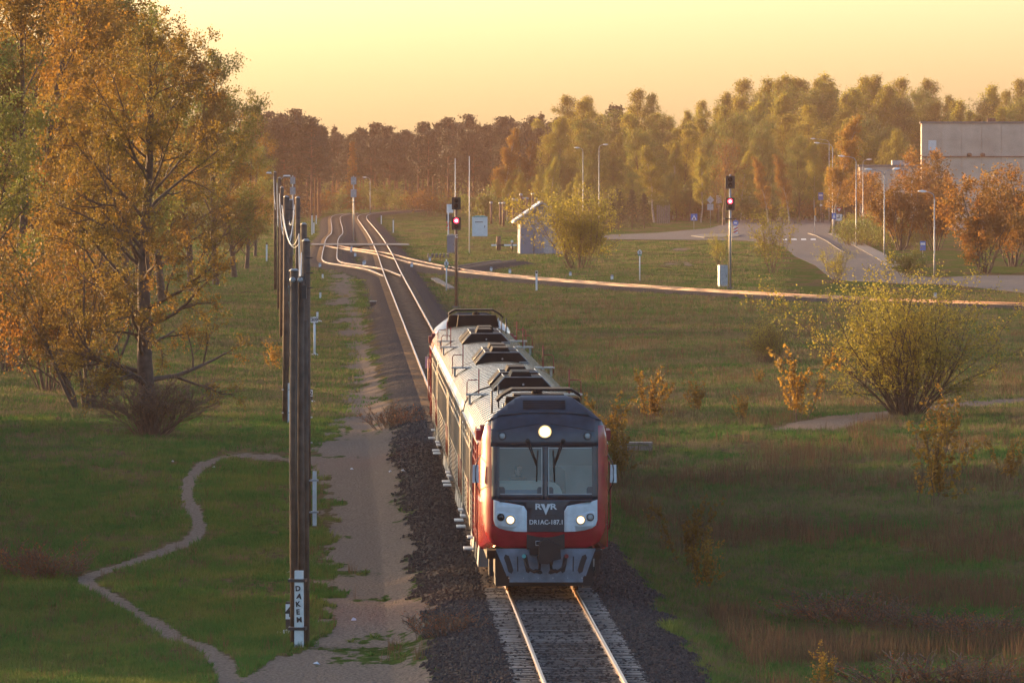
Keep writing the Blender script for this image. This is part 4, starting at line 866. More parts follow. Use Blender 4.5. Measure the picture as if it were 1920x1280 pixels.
# stored posts behind the hut
for x, yt, yb in ((921, 381, 420), (938, 382, 422), (944, 382, 424), (963, 375, 424), (969.5, 376, 424), (977, 366, 424), (982, 373, 424), (988.5, 373, 424), (999, 365, 424), (1005, 374, 424)):
    p = G(x, yb); s_ = SC(p[1]); h = (yb - yt) / s_; t = thing('old_post', 'rusty upright post with a pale cap, one of those behind the relay hut', 'post', p, 0, 'rusty posts behind the relay hut')
    MB().tube([(0, 0, -.2), (R.uniform(-.05, .05), 0, h)], .2, 7).build('post', 'rust_post', t); MB().lathe([(.26, h - .08), (.28, h + .15), (.15, h + .26)], 8).build('cap', 'galv', t)
# barrier
p = G(945, 470); s_ = SC(p[1]); t = thing('barrier', 'low white and black barrier with two dark posts before the hut', 'barrier', p)
for k, x in enumerate((-24, -12, 0, 12)): MB().box(x / s_, (x + 12) / s_, -.06, .06, .55, .75).build('bar', 'sign_white' if k in (0, 2, 3) else 'black_paint', t)
for x in (-13, 15): MB().tube([(x / s_, 0, -.2), (x / s_, 0, 1.0)], .1, 7).build('post', 'black_paint', t)
MB().lathe([(.16, 0), (.16, .15)], 10, (15 / s_, 0, 1.1), 'y').build('disc', 'sign_white', t); MB().tube([(-10 / s_, .2, 0), (-10 / s_, .2, 1.7)], .26, 9).build('drum', 'rust_post', t)
# stack of sleepers, planks and platforms
p = G(824, 484); s_ = SC(p[1])
for k in range(12):
    o = MB().box(-.1, .1, -1.3, 1.3, 0, .20).build('stacked_sleeper', 'timber_grey', None, (p[0] - 1.2 + (k % 6) * .42 + R.uniform(-.05, .05), p[1] + 1, p[2] + .05 + (k // 6) * .24), R.uniform(-.06, .06)); tag(o, 'old timber sleeper in the low stack beside the grey cabinet', 'sleeper', 'old sleepers stacked by the grey cabinet')
a = G(814, 524); b = G(848, 543); v = Vector(b) - Vector(a); n_ = Vector((v.y, -v.x, 0)).normalized() * .3
o = MB().flat([(a[0] - n_.x, a[1] - n_.y), (a[0] + n_.x, a[1] + n_.y), (b[0] + n_.x, b[1] + n_.y), (b[0] - n_.x, b[1] - n_.y)], a[2] - .1, a[2] + .15).build('trough_cover', 'pavement'); tag(o, 'pale concrete cable trough cover lying in the grass by the S sign', 'slab')
p = G(700, 573); o = thing('relay_box', 'small dark low box with pale lid in the ballast', 'box', p); MB().box(-.22, .22, -.3, .3, -.1, .3).build('body', 'dark_metal', o); MB().box(-.26, .26, -.34, .34, .3, .36).build('lid', 'roof_board', o)
p = G(1187, 848); s_ = SC(p[1]); t = thing('platform', 'weathered plank platform on short posts beside the train', 'platform', p)
for k in range(2): MB().box(-.75, .75, k * .45, k * .45 + .4, .30, .38).build('plank', 'timber_grey', t)
MB().box(-.75, .75, -.03, .0, .08, .26).build('plank', 'timber_grey', t)
for x in (-.65, .65): MB().box(x - .06, x + .06, 0, .2, -.8, .30).build('post', 'timber_grey', t)
p = G(1244, 419); s_ = SC(p[1])
t = thing('board_fence', 'short piece of fence of tall pale upright boards at the wood edge', 'fence', p)
for k in range(7): MB().box(-1.15 + k * .33, -1.15 + k * .33 + .24, 0, .05, -.2, 3.05 + R.uniform(-.3, .1)).build('board', 'timber_grey', t)
for z in (.8, 2.3): MB().box(-1.2, 1.2, .05, .12, z, z + .12).build('rail', 'timber_grey', t)
# bus shelter
p = G(1585, 437); t = thing('bus_shelter', 'dark bus shelter with slanting roof on slim posts', 'shelter', p)
MB().add([(-2.6, -1, 4.55), (1.5, -1, 3.75), (1.5, 1, 3.75), (-2.6, 1, 4.55), (-2.6, -1, 4.75), (1.5, -1, 3.95), (1.5, 1, 3.95), (-2.6, 1, 4.75)], [(3, 2, 1, 0), (4, 5, 6, 7), (0, 1, 5, 4), (1, 2, 6, 5), (2, 3, 7, 6), (3, 0, 4, 7)]).build('roof', 'dark_metal', t)
MB().box(-.2, 1.0, .6, .7, 0, 3.8).build('back_wall', 'rust_post', t)
for x in (-1.8, -.2, 1.2): MB().tube([(x, -.6, -.1), (x, -.6, 4.0)], .06, 6).build('post', 'dark_metal', t)
# buildings
p = px2w(1728, 432, -.4); s_ = SC(p[1]); t = thing('derelict_building', 'tall pale derelict block with blank wall rising above orange trees', 'building', (p[0], p[1], -.4), -.04)
H0 = (432 - 228) / s_; zl = (432 - 293) / s_; Wd = 24.0
nx, nz = 8, 4
for i in range(nx):
    for j in range(nz): MB().box(i * Wd / nx + .02, (i + 1) * Wd / nx - .02, -.04 + .02 * ((i * 7 + j * 3) % 3) * .5, .3, zl + (H0 - .3 - zl) * j / nz + .012, zl + (H0 - .3 - zl) * (j + 1) / nz - .012).build('wall_panel', 'block_wall', t)
for i in range(nx): MB().box(i * Wd / nx + .02, (i + 1) * Wd / nx - .02, -.3, .3, 0, zl - .15).build('wall_panel', 'block_wall', t)
MB().box(0, Wd, .25, 14, 0, H0 - .3).build('core', 'block_wall', t); MB().box(-.2, Wd + .2, -.2, 14.2, H0 - .3, H0).build('roof_edge', 'pavement', t); MB().box(0, Wd, -.55, .0, zl - .15, zl).build('ledge', 'rust_post', t)
for x in (7.2, 9.2): MB().lathe([(.35, 0), (.35, .3), (.2, .5)], 10, (x, -.25, zl)).build('vent_cap', 'rust_post', t)
MB().box(1.0, 2.2, -.06, .3, zl + .9, zl + 2.4).build('window', 'white_paint', t); MB().box(18.6, 18.8, -.08, 0, zl, zl + 2.5).build('downpipe', 'rust_post', t); MB().box(10, 11.2, 3, 4, H0, H0 + .5).build('chimney', 'rust_post', t)
p = px2w(1612, 418, -.4); s_ = SC(p[1]); t = thing('ruined_building', 'low pale ruined building with a dark empty window behind shrubs', 'building', (p[0], p[1], -.4), 0)
H0 = (418 - 313) / s_; hw = (418 - 358) / s_; hw1 = (418 - 330) / s_
for a in ((0, .5, 0, H0), (.5, 2.5, 0, hw), (.5, 2.5, hw1, H0), (2.5, 10.5, 0, H0)): MB().box(a[0], a[1], 0, .4, a[2], a[3]).build('wall', 'block_wall', t)
MB().box(.5, 2.5, .36, .4, hw, hw1).build('window', 'glass_pane', t); MB().box(0, 10.5, .4, 8, 0, H0 - .1).build('core', 'block_wall', t); MB().box(-.2, 10.7, -.2, 8.2, H0, H0 + .35).build('roof', 'pavement', t); MB().box(5.5, 8.5, 1, 4, H0 + .35, H0 + 1.1).build('roof_hatch', 'galv', t); MB().box(.4, 6, -.05, 0, hw - 1.9, hw - .2).build('panel', 'white_paint', t)

# ------------------------------------------------------------------ trees and shrubs
def leaf_quads(cent, size, rg):
    n = len(cent); a = rg.normal(size=(n, 3)); a /= np.linalg.norm(a, axis=1)[:, None]; b = rg.normal(size=(n, 3)); b -= (a * b).sum(1)[:, None] * a; b /= np.linalg.norm(b, axis=1)[:, None]
    s = (size * rg.uniform(.6, 1.3, n))[:, None]; a = a * s; b = b * s * .7
    v = np.stack([cent - a, cent + b, cent + a, cent - b], 1).reshape(-1, 3); return v, np.arange(4 * n).reshape(n, 4)
class Tree:
    def __init__(s, seed): s.r = random.Random(seed); s.g = np.random.default_rng(seed); s.mb = MB(); s.tw = []; s.tips = []; s.minr = .006
    def grow(s, p, d, L, r, lvl, mx, wob=.25, up=.08, kids=(4, 6), ang=(35, 65), ratio=.6, sides=(9, 6, 4, 3, 3), t0=.25):
        n = max(2, int(3 + L / 1.2)) if lvl < mx else 3; pts = [Vector(p)]; dd = Vector(d).normalized(); ds = []
        for i in range(n):
            dd = (dd + Vector((s.r.gauss(0, wob), s.r.gauss(0, wob), s.r.gauss(0, wob * .7))) * (1.0 / math.sqrt(n)) + Vector((0, 0, up))).normalized(); ds.append(dd); pts.append(pts[-1] + dd * (L / n))
        rs = [max(s.minr, r * (1 - .72 * i / n)) for i in range(n + 1)]
        s.mb.tube(pts, rs, sides[min(lvl, 4)], cap=False)
        if lvl >= mx - 1: s.tw.append((pts[max(0, n // 3)], pts[-1]))
        if lvl < mx:
            k = s.r.randint(*kids)
            for j in range(k):
                t = t0 + (1 - t0) * (j + s.r.random()) / k; i = min(n - 1, int(t * n)); f = t * n - i; q_ = pts[i].lerp(pts[i + 1], min(1, f)); dd0 = ds[i]
                ax = dd0.orthogonal().normalized(); ax.rotate(Matrix.Rotation(s.r.uniform(0, 6.28), 3, dd0)); nd = dd0.copy(); nd.rotate(Matrix.Rotation(math.radians(s.r.uniform(*ang)), 3, ax))
                s.grow(q_, nd, L * ratio * s.r.uniform(.7, 1.15) * (1.15 - .5 * t), max(.005, rs[i] * .6), lvl + 1, mx, wob, up, kids, ang, ratio, sides, .25)
    def leaves(s, n, size, spread, jit):
        A = np.array([tuple(a) for a, b in s.tw]); B = np.array([tuple(b) for a, b in s.tw]); ln = np.linalg.norm(B - A, axis=1) ** 1.3; k = s.g.choice(len(A), n, p=ln / ln.sum()); t = s.g.random((n, 1)); c = A[k] + (B[k] - A[k]) * t + s.g.normal(0, spread, (n, 3))
        # cluster: several leaves share a bud
        return leaf_quads(c, size, s.g)
def meshes(T, bark, leaf, n, size, spread):
    tm = T.mb.mesh('trunk', bark) if len(T.mb.v) < 60000 else big_trunk(T, bark)
    if not n: return tm, None
    v, f = T.leaves(n, size, spread, 0); return tm, big_mesh('crown', v, f, leaf)
def big_trunk(T, bark):
    me = bpy.data.meshes.new('trunk'); me.from_pydata(T.mb.v, [], T.mb.f); me.polygons.foreach_set('use_smooth', [True] * len(T.mb.f)); me.materials.append(M[bark]); return me
def broad(seed, h, wid, bark, leaf, n, size, spread, mx=3, trunk_r=None, t0=.22, crown_pow=.8, kids=(4, 6), nb=22, up=.07, ang0=(45, 75), droop=0.0, wob=.25):
    T = Tree(seed); r = trunk_r or h * .016; pts = [Vector((0, 0, -.3))]; d = Vector((T.r.uniform(-.04, .04), T.r.uniform(-.04, .04), 1)); N = 10
    for i in range(N): d = (d + Vector((T.r.gauss(0, .05), T.r.gauss(0, .05), .05))).normalized(); pts.append(pts[-1] + d * (h * .97 / N))
    rs = [max(.02, r * (1.15 if i == 0 else 1) * (1 - .9 * (i / N) ** 1.1)) for i in range(N + 1)]; T.mb.tube(pts, rs, 10, cap=False)
    for j in range(nb):
        t = t0 + (.98 - t0) * ((j + T.r.random()) / nb); i = min(N - 1, int(t * N)); q_ = pts[i].lerp(pts[i + 1], t * N - i); a = T.r.uniform(0, 6.28) + j * 2.4
        rel = (t - t0) / (1 - t0); L = wid * max(.10, (math.sin(math.pi * min(1, .22 + .78 * rel)) ** crown_pow)) * T.r.uniform(.75, 1.1); el = math.radians(90 - T.r.uniform(*ang0) * (1.0 - .45 * rel))
        T.grow(q_, (math.cos(a) * math.cos(el), math.sin(a) * math.cos(el), math.sin(el) - droop), L, max(.03, rs[i] * .34), 1, mx, wob, up - droop * .1, kids, (30, 62), .55)
    return meshes(T, bark, leaf, n, size, spread)
def shrub(seed, h, wid, bark, leaf, n, size, spread, stems=16, mx=2, kids=(3, 5), r=.03, base=.25, up=.1, t0=.14, minr=.006):
    T = Tree(seed); T.minr = minr
    for j in range(stems):
        a = T.r.uniform(0, 6.28); o = T.r.random() ** .6; tilt = o * math.atan2(wid, h) * 1.05; b = (math.cos(a) * base * o, math.sin(a) * base * o, -.1)
        T.grow(b, (math.cos(a) * math.sin(tilt), math.sin(a) * math.sin(tilt), math.cos(tilt)), math.hypot(h, wid * o) * T.r.uniform(.6, 1.0), r * T.r.uniform(.6, 1.1), 1, 1 + mx, .36, up, kids, (18, 48), .48, (9, 5, 4, 3, 3), t0)
    return meshes(T, bark, leaf, n, size, spread)
def pine(seed, h):
    T = Tree(seed); T.mb.tube([(0, 0, -.3), (T.r.uniform(-.2, .2), 0, h * .5), (T.r.uniform(-.3, .3), 0, h)], [h * .013, h * .01, .05], 7, cap=False); c = []
    for j in range(26):
        t = .42 + .57 * (j + T.r.random()) / 26; a = T.r.uniform(0, 6.28); L = h * .19 * math.sin(math.pi * min(1, .3 + .72 * (t - .42) / .58)) * T.r.uniform(.6, 1.2) + .3
        e = (math.cos(a) * L, math.sin(a) * L, h * t + L * T.r.uniform(0, .4)); T.mb.tube([(0, 0, h * t), e], [.06, .02], 4, cap=False)
        for k in range(4):
            f = T.r.uniform(.45, 1.05); m_ = T.g.normal(0, 1, (34, 3)) * np.array([.55, .55, .28]) + np.array([e[0] * f, e[1] * f, h * t + (e[2] - h * t) * f + .15]); c.append(m_)
    v, f = leaf_quads(np.vstack(c), .20, T.g); return T.mb.mesh('trunk', 'bark_pine'), big_mesh('crown', v, f, 'needle')
def spruce(seed, h, leaf='needle'):
    T = Tree(seed); T.mb.tube([(0, 0, -.3), (0, 0, h)], [h * .012, .03], 7, cap=False); c = []
    for j in range(60):
        t = .08 + .9 * j / 60; a = j * 2.4; L = h * .17 * (1 - t) ** .8 + .2
        for k in range(7):
            f = (k + 1) / 7; c.append(T.g.normal(0, 1, (10, 3)) * np.array([.22, .22, .16]) + np.array([math.cos(a) * L * f, math.sin(a) * L * f, h * t - L * f * .25]))
    v, f = leaf_quads(np.vstack(c), .17, T.g); return T.mb.mesh('trunk', 'bark'), big_mesh('crown', v, f, leaf)
def plant(name, ms, loc, label, cat, rz=0, sc=1.0, group=None):
    t = thing(name, label, cat, loc, rz, group); t.scale = (sc, sc, sc) if not isinstance(sc, tuple) else sc
    o = bpy.data.objects.new('trunk' if cat == 'tree' else 'stems', ms[0]); C.objects.link(o); o.parent = t
    if ms[1]: o = bpy.data.objects.new('crown' if cat == 'tree' else 'foliage', ms[1]); C.objects.link(o); o.parent = t
    return t
HT = {}
def at(ms, name, x, yb, yt, mh, label, cat, group=None, rz=None, wf=1.0):
    mh = HT.setdefault(ms[0].name, max(max(v.co.z for v in m_.vertices) for m_ in ms if m_)) - .15
    p = G(x, yb); h = (yb - yt) / SC(p[1]); k = h / mh; return plant(name, ms, p, label, cat, R.uniform(0, 6.28) if rz is None else rz, (k * wf, k * wf, k), group)

hero = broad(3, 15.8, 4.3, 'bark', 'leaf_linden', 46000, .046, .09, mx=4, trunk_r=.36, t0=.10, crown_pow=.42, kids=(4, 5), nb=38, up=.035, ang0=(45, 92), wob=.32)
at(hero, 'broadleaf_tree', 283, 815, 18, 15.8, 'big tree in sparse golden leaf with dark trunk above bare suckers', 'tree', rz=.6)
suck = shrub(5, 3.2, 2.0, 'twig', 'leaf_gold', 900, .03, .1, 60, 2, (3, 5), .034, .55, .03, .3, .013)
at(suck, 'sucker_shrub', 283, 818, 690, 2.9, 'thicket of bare suckers round the foot of the big golden tree', 'shrub', wf=1.7)
lean = shrub(8, 8.0, 4.2, 'bark', 'leaf_linden', 15000, .046, .12, 11, 3, (3, 5), .10, .5, .05)
at(lean, 'multi_stem_tree', 165, 770, 400, 7.6, 'leaning tree of several stems spreading behind the big golden tree', 'tree', rz=2.2)
bl = [broad(20 + k, 21.0, 5.4, 'bark', ('leaf_linden', 'leaf_green', 'leaf_gold')[k], 24000, .085, .22, mx=3, trunk_r=.3, t0=.08, crown_pow=.6, nb=30, up=.06, ang0=(35, 75)) for k in range(3)]
for i, (x, yb, yt) in enumerate(((20, 690, -120), (-70, 660, -60), (95, 640, -110), (175, 615, -60), (235, 585, -10), (305, 565, 40), (360, 548, 55), (405, 535, 90), (440, 520, 170), (462, 505, 205), (-30, 720, 60), (60, 600, -40), (130, 575, -20), (478, 480, 268), (60, 655, -150), (140, 605, -100), (205, 560, -40), (-20, 625, -130), (270, 545, 10))):
    at(bl[i % 3], 'broadleaf_tree', x, yb, yt, 21.0, 'tall tree in thin young golden leaf, one of the belt behind the big tree', 'tree', 'tree belt behind the big golden tree')
k = 0
for Y0 in list(np.arange(238, 900, 8.5)) + [150, 160, 171, 206, 211]:          # the belt goes on beyond the edge of the picture
    X0 = -.088 * Y0 - R.uniform(3, 9) - 10; k += 1
    for X1 in (X0, X0 - R.uniform(9, 14)):
        plant('broadleaf_tree', bl[k % 3], (X1, Y0 + R.uniform(-3, 3), -.6), 'tall tree in thin young golden leaf, one of the belt behind the big tree', 'tree', R.uniform(0, 6.28), R.uniform(.55, .78) * (.66 if 270 < Y0 < 470 else 1), 'tree belt behind the big golden tree')
shade_shrub = shrub(33, 3.0, 2.0, 'twig', 'leaf_green', 5000, .09, .2, 30, 2, (4, 6), .03, .9, .1, .05)  # unseen shrubs, added out of frame to shade ground and carriage sides
for k in range(26): plant('undergrowth_shrub', shade_shrub, (-17.5 - R.uniform(0, 6) - (k % 3) * 5, 176 + k * 2.5, -.6), 'low green shrub filling the edge of the tree belt', 'shrub', R.uniform(0, 6), R.uniform(.8, 1.1), 'low shrubs along the tree belt')
for k in range(44): plant('undergrowth_shrub', shade_shrub, (-.07 * (232 + k * 2.4) - 7 - R.uniform(0, 5) - (k % 3) * 4, 232 + k * 2.4, -.6), 'low green shrub filling the edge of the tree belt', 'shrub', R.uniform(0, 6), R.uniform(1.3, 1.8), 'low shrubs along the tree belt')
osh = shrub(31, 6.5, 3.4, 'twig', 'leaf_orange', 9000, .085, .25, 18, 2, (4, 6), .05, .6)
at(osh, 'orange_shrub', 15, 700, 370, 6.0, 'tall orange leaved shrub glowing at the edge of the tree belt', 'shrub')
at(osh, 'orange_shrub', 90, 735, 430, 6.0, 'tall orange leaved shrub before the leaning tree of several stems', 'shrub')
# far pines
pn = [pine(40 + k, 18.0) for k in range(3)]; sp_ = [spruce(50, 17.0), spruce(51, 17.0)]; larch = spruce(53, 17.0, 'leaf_orange')
skyl = lambda x: np.interp(x, [455, 500, 560, 600, 620, 700, 760, 800, 870, 930, 1000, 1050, 1100], [200, 205, 195, 222, 240, 232, 235, 220, 218, 222, 212, 215, 210])
x = 462
while x < 1090:
    for row, yb in enumerate((391, 396, 387)):
        far = x > 600; yb_ = yb if far else yb + 14
        if x < 780 and row == 1 and far: yb_ = 393
        ms = R.choice(pn + [pn[0], sp_[0]]); top = skyl(x) + R.uniform(-6, 20) + (0, 16, 34)[row]
        at(ms, 'pine_tree', x + R.uniform(-7, 7), yb_ + R.uniform(-1, 1), top, 18.0, 'dark pine of the hazy wood beyond the bend of the track', 'tree', 'pines of the hazy wood beyond the bend')
    x += R.uniform(11, 17)
at(larch, 'larch_tree', 661, 402, 262, 17.0, 'slender orange conifer standing before the dark pines', 'tree', wf=.8)
# right-hand wood
bw = [broad(60 + k, 22.0, (3.6, 4.6, 5.6, 3.0)[k], ('bark_birch', 'bark', 'bark', 'bark_birch')[k], ('leaf_young', 'leaf_yellow', 'leaf_green', 'leaf_gold')[k], 15000, .11, .30, mx=3, trunk_r=.2, t0=(.25, .15, .12, .2)[k], crown_pow=(.72, .55, .5, .95)[k], kids=(3, 5), nb=46, up=.06, ang0=(22, 62)) for k in range(4)]
bare = broad(70, 14.0, 5.2, 'twig', 'leaf_orange', 2200, .12, .4, mx=4, trunk_r=.28, t0=.12, crown_pow=.6, kids=(4, 6), nb=26, up=.1, ang0=(20, 62))
sk2 = lambda x: np.interp(x, [940, 1020, 1085, 1130, 1160, 1210, 1250, 1300, 1350, 1420, 1480, 1560, 1650, 1740, 1800, 1830, 1890, 1930, 2100], [235, 225, 158, 215, 200, 152, 200, 190, 160, 140, 135, 130, 138, 140, 165, 195, 140, 150, 140])
kinds = ((0, 'birch_tree', 'young leaved birch with pale trunk in the wood beyond the road'), (1, 'broadleaf_tree', 'golden broadleaf tree in the wood beyond the road'), (2, 'broadleaf_tree', 'greenish broadleaf tree in the wood beyond the road'), (0, 'birch_tree', 'young leaved birch with pale trunk in the wood beyond the road'))
for row, (yb, dt) in enumerate(((396, 0), (402, 22), (410, 70), (416, 120))):
    x = (1000, 1030, 960, 930)[row]
    while x < 1990:
        k = R.choice((0, 1, 1, 2, 3)) if row < 2 else R.choice((1, 2, 2, 0)); top = sk2(x) + dt * R.uniform(.6, 1.3) + R.uniform(-4, 26)
        kk = kinds[k]; m_ = bw[kk[0]]
        if not (row >= 2 and 1700 < x): at(m_, kk[1], x, yb + R.uniform(-2, 2), top, 22.0, kk[2], 'tree', 'trees of the wood beyond the road', wf=R.uniform(1.0, 1.5) if row >= 1 else R.uniform(.8, 1.25))
        x += R.uniform(17, 33)
at(bare, 'bare_tree', 1357, 422, 248, 14.0, 'round bare reddish tree spreading behind the road signs', 'tree', wf=1.0)
at(pn[1], 'pine_tree', 1153, 398, 194, 18.0, 'single dark round pine rising between the birches', 'tree')
for x, yb, yt, lab in ((1440, 420, 292, 'small glowing orange birch at the wood edge beside the bare tree'), (1480, 420, 287, 'small glowing orange birch nearer the bus stop'), (1562, 440, 212, 'tall glowing orange birch behind the bus shelter'), (945, 410, 238, 'yellow birch standing against the dark pines'), (985, 410, 262, 'lower yellow birch beside the taller one against the pines')):
    at(bw[3], 'birch_tree', x, yb, yt, 22.0, lab, 'tree', wf=1.15)
for x, yb, yt in ((1160, 432, 352), (1185, 430, 355), (1208, 428, 362), (1146, 434, 365)): at(sp_[R.randint(0, 1)], 'young_spruce', x, yb, yt, 17.0, 'small dark young spruce at the wood edge beyond the hut', 'tree', 'young spruces at the wood edge', wf=1.5)
us = shrub(80, 4.5, 3.2, 'twig', 'leaf_green', 2600, .16, .35, 14, 2, (3, 5), .04, .8)
usb = shrub(81, 4.5, 3.2, 'twig', 'leaf_orange', 1500, .14, .35, 20, 2, (4, 6), .04, .8)
for x in range(460, 1060, 9): at(us, 'undergrowth_shrub', x + R.uniform(-4, 4), (402 if x < 600 else 388) + R.uniform(-2, 2), 335 + R.uniform(-14, 14), 4.4, 'green shrub in the undergrowth of the wood', 'shrub', 'green undergrowth shrubs', wf=1.3)
x = 455
while x < 1990:
    b_ = R.random() < .45; at(usb if b_ else us, 'undergrowth_shrub', x, (408 if x < 600 else 396 if x < 780 else 402 if x < 1000 else 414) + R.uniform(-3, 4), 350 + R.uniform(-16, 14), 4.4, 'bare brownish shrub in the undergrowth of the wood' if b_ else 'green shrub in the undergrowth of the wood', 'shrub', 'brownish undergrowth shrubs' if b_ else 'green undergrowth shrubs', wf=1.5); x += R.uniform(18, 32)
at(us, 'round_bush', 905, 418, 345, 4.4, 'rounded green bush behind the pale kiosk', 'shrub', wf=1.2)
# orange shrub trees by the ruined buildings
ot = [shrub(90 + k, 8.0, 4.6, 'bark', 'leaf_orange', 8000, .12, .3, 10, 3, (3, 5), .10, .5) for k in range(2)]
for x, yb, yt, k, lab in ((1590, 418, 322, 0, 'loose orange shrub behind the bus shelter roof'), (1640, 425, 315, 0, 'orange leaved small tree before the ruined building'), (1690, 470, 318, 1, 'orange leaved small tree with dark stems by the hedge end'), (1760, 440, 272, 0, 'bright orange tree against the derelict block'), (1755, 470, 340, 1, 'orange leaved tree behind the single armed lamp'), (1845, 512, 318, 0, 'large orange leaved tree by the road in front of the derelict block'), (1900, 500, 300, 1, 'spreading orange tree before the derelict block end'), (1920, 470, 380, 0, 'yellow orange shrub at the road beyond the large orange tree'), (1975, 505, 310, 1, 'orange tree past the end of the derelict block')):
    at(ot[k], 'orange_tree', x, yb, yt, 7.6, lab, 'tree', rz=R.uniform(0, 6), wf=1.1)
hd = shrub(95, 2.3, 1.7, 'twig', 'leaf_green', 3000, .07, .16, 30, 2, (4, 6), .02, .9)
for k, x in enumerate((1600, 1622, 1645, 1668, 1690, 1706)): at(hd, 'hedge_bush', x, 460 + k, 408 + R.uniform(-3, 6), 2.2, 'dark dense hedge bush clipped low beside the pavement', 'shrub', 'dark hedge beside the pavement', wf=1.25)
yl = shrub(97, 3.0, 1.6, 'twig', 'leaf_young', 4500, .06, .14, 16, 2, (3, 5), .02, .5)
for x, yb, yt, lab in ((1600, 446, 398, 'yellow leaved bush rising behind the dark hedge'), (1650, 440, 392, 'second yellow bush behind the dark hedge, by the double lamp'), (1690, 448, 405, 'yellow bush behind the hedge end')): at(yl, 'yellow_bush', x, yb, yt, 2.9, lab, 'shrub', wf=1.3)
# middle-ground bushes
b1 = shrub(100, 6.0, 3.6, 'twig', 'leaf_yellow', 16000, .075, .22, 30, 2, (4, 6), .04, .9)
at(b1, 'leafy_bush', 1088, 503, 342, 5.7, 'big leafy bush growing in front of the relay hut', 'shrub', wf=1.25)
b2 = shrub(101, 5.2, 2.8, 'twig', 'leaf_young', 2600, .07, .16, 12, 2, (3, 5), .035, .3)
at(b2, 'thin_bush', 1450, 512, 372, 5.0, 'thin open bush with yellow tips beside the road bend', 'shrub')
at(b2, 'thin_bush', 1565, 530, 455, 5.0, 'thin bare bush standing before the wide road', 'shrub', wf=1.5)
at(b2, 'thin_bush', 1350, 500, 425, 5.0, 'spindly bush at the foot of the tall grey signal', 'shrub')
at(us, 'round_bush', 1700, 520, 455, 4.4, 'low green bush between the road and the blue information sign', 'shrub', wf=1.2)
b3 = shrub(102, 3.4, 2.1, 'twig', 'leaf_young', 6000, .045, .10, 60, 2, (4, 6), .018, .6)
at(b3, 'rounded_bush', 1438, 682, 575, 3.1, 'rounded fine twigged bush alone in the rough field', 'shrub', wf=1.05)
b4 = shrub(103, 6.6, 5.4, 'bark', 'leaf_yellow', 26000, .056, .13, 60, 2, (4, 6), .05, .7, .05)
at(b4, 'spreading_bush', 1700, 778, 455, 6.2, 'largest spreading bush with golden leaves beside the dirt track', 'shrub', wf=1.12)
sap = [shrub(110 + k, 1.8, .34, 'twig', 'leaf_gold', 800, .05, .04, 7, 1, (3, 4), .012, .22, .12) for k in range(2)]
for i, (x, yb, yt, lab) in enumerate(((1212, 790, 690, 'clump of slim golden saplings in the field beside the train'), (1310, 775, 700, 'pair of slim golden saplings in the rough field'), (1155, 860, 740, 'golden saplings crowding the plank platform'), (1395, 790, 730, 'thin low sapling before the rounded bush'), (1492, 790, 655, 'upright golden sapling at the spreading bush edge'), (1778, 850, 725, 'bright golden sapling by the dirt track'), (1738, 950, 780, 'tall pale green sapling before the dirt track'), (1548, 1300, 1205, 'golden sprig standing in the grass near the bottom bank'), (1295, 1070, 935, 'thin sapling on the ballast bank beside the railcar'), (1322, 1110, 990, 'second thin sapling lower on the ballast bank'), (1890, 900, 815, 'dark low bush at the field edge'), (1165, 900, 800, 'dense shoots between platform and railcar'), (1420, 720, 690, 'tiny sapling at the foot of the rounded bush'), (515, 695, 630, 'small bush beside the strapped brown pole'))):
    at(sap[i % 2], 'sapling', x, yb, yt, 1.6, lab, 'shrub', wf=1.0)

rw = [shrub(120 + k, .75, .6, 'twig', 'leaf_rust_sunlit', 900, .018, .03, 46, 1, (3, 5), .005, .5, .04) for k in range(2)]  # orange leaf colour paints low sunlight on the grass; a few are plain weeds
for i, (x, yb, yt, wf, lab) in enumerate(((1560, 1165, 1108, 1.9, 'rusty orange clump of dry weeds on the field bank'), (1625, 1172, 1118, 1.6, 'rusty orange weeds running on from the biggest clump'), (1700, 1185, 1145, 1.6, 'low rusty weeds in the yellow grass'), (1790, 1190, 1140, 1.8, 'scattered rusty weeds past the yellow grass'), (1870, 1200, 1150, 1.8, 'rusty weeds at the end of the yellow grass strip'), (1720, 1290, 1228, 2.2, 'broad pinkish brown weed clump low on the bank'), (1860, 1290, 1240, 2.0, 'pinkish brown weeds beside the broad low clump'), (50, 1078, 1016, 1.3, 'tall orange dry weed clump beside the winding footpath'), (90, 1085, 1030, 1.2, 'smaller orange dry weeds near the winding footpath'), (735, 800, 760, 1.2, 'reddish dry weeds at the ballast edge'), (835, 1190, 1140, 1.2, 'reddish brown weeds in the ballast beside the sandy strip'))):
    at(rw[i % 2], 'dry_sunlit_weeds', x, yb, yt, .7, lab, 'weeds', wf=wf)
# ------------------------------------------------------------------ scattered grass, weeds and ballast stones
PROT = bpy.data.collections.new('scatter_sources')
def proto(name, v, f, m):
    o = bpy.data.objects.new(name, big_mesh(name, np.array(v, float), np.array(f), m)); return o
def blades(seed, n, h, spread, w, lean, m, name):
    g = np.random.default_rng(seed); v = []; f = []
    for i in range(n):
        a = g.uniform(0, 6.28); r_ = spread * math.sqrt(g.random()); b = np.array([r_ * math.cos(a), r_ * math.sin(a), -.02]); t = g.uniform(0, 6.28); hh = h * g.uniform(.5, 1.1)
        d = np.array([math.cos(t), math.sin(t), 0]) * w; l = np.array([math.cos(a + g.normal(0, .8)), math.sin(a + g.normal(0, .8)), 0]) * lean * hh * g.uniform(.3, 1.2)
        k = len(v); v += [b - d, b + d, b + l * .4 + d * .7 + [0, 0, hh * .6], b + l * .4 - d * .7 + [0, 0, hh * .6], b + l + [0, 0, hh], b + l + [0, 0, hh * .99]]; f += [(k, k + 1, k + 2, k + 3), (k + 3, k + 2, k + 5, k + 4)]
    return proto(name, v, f, m)
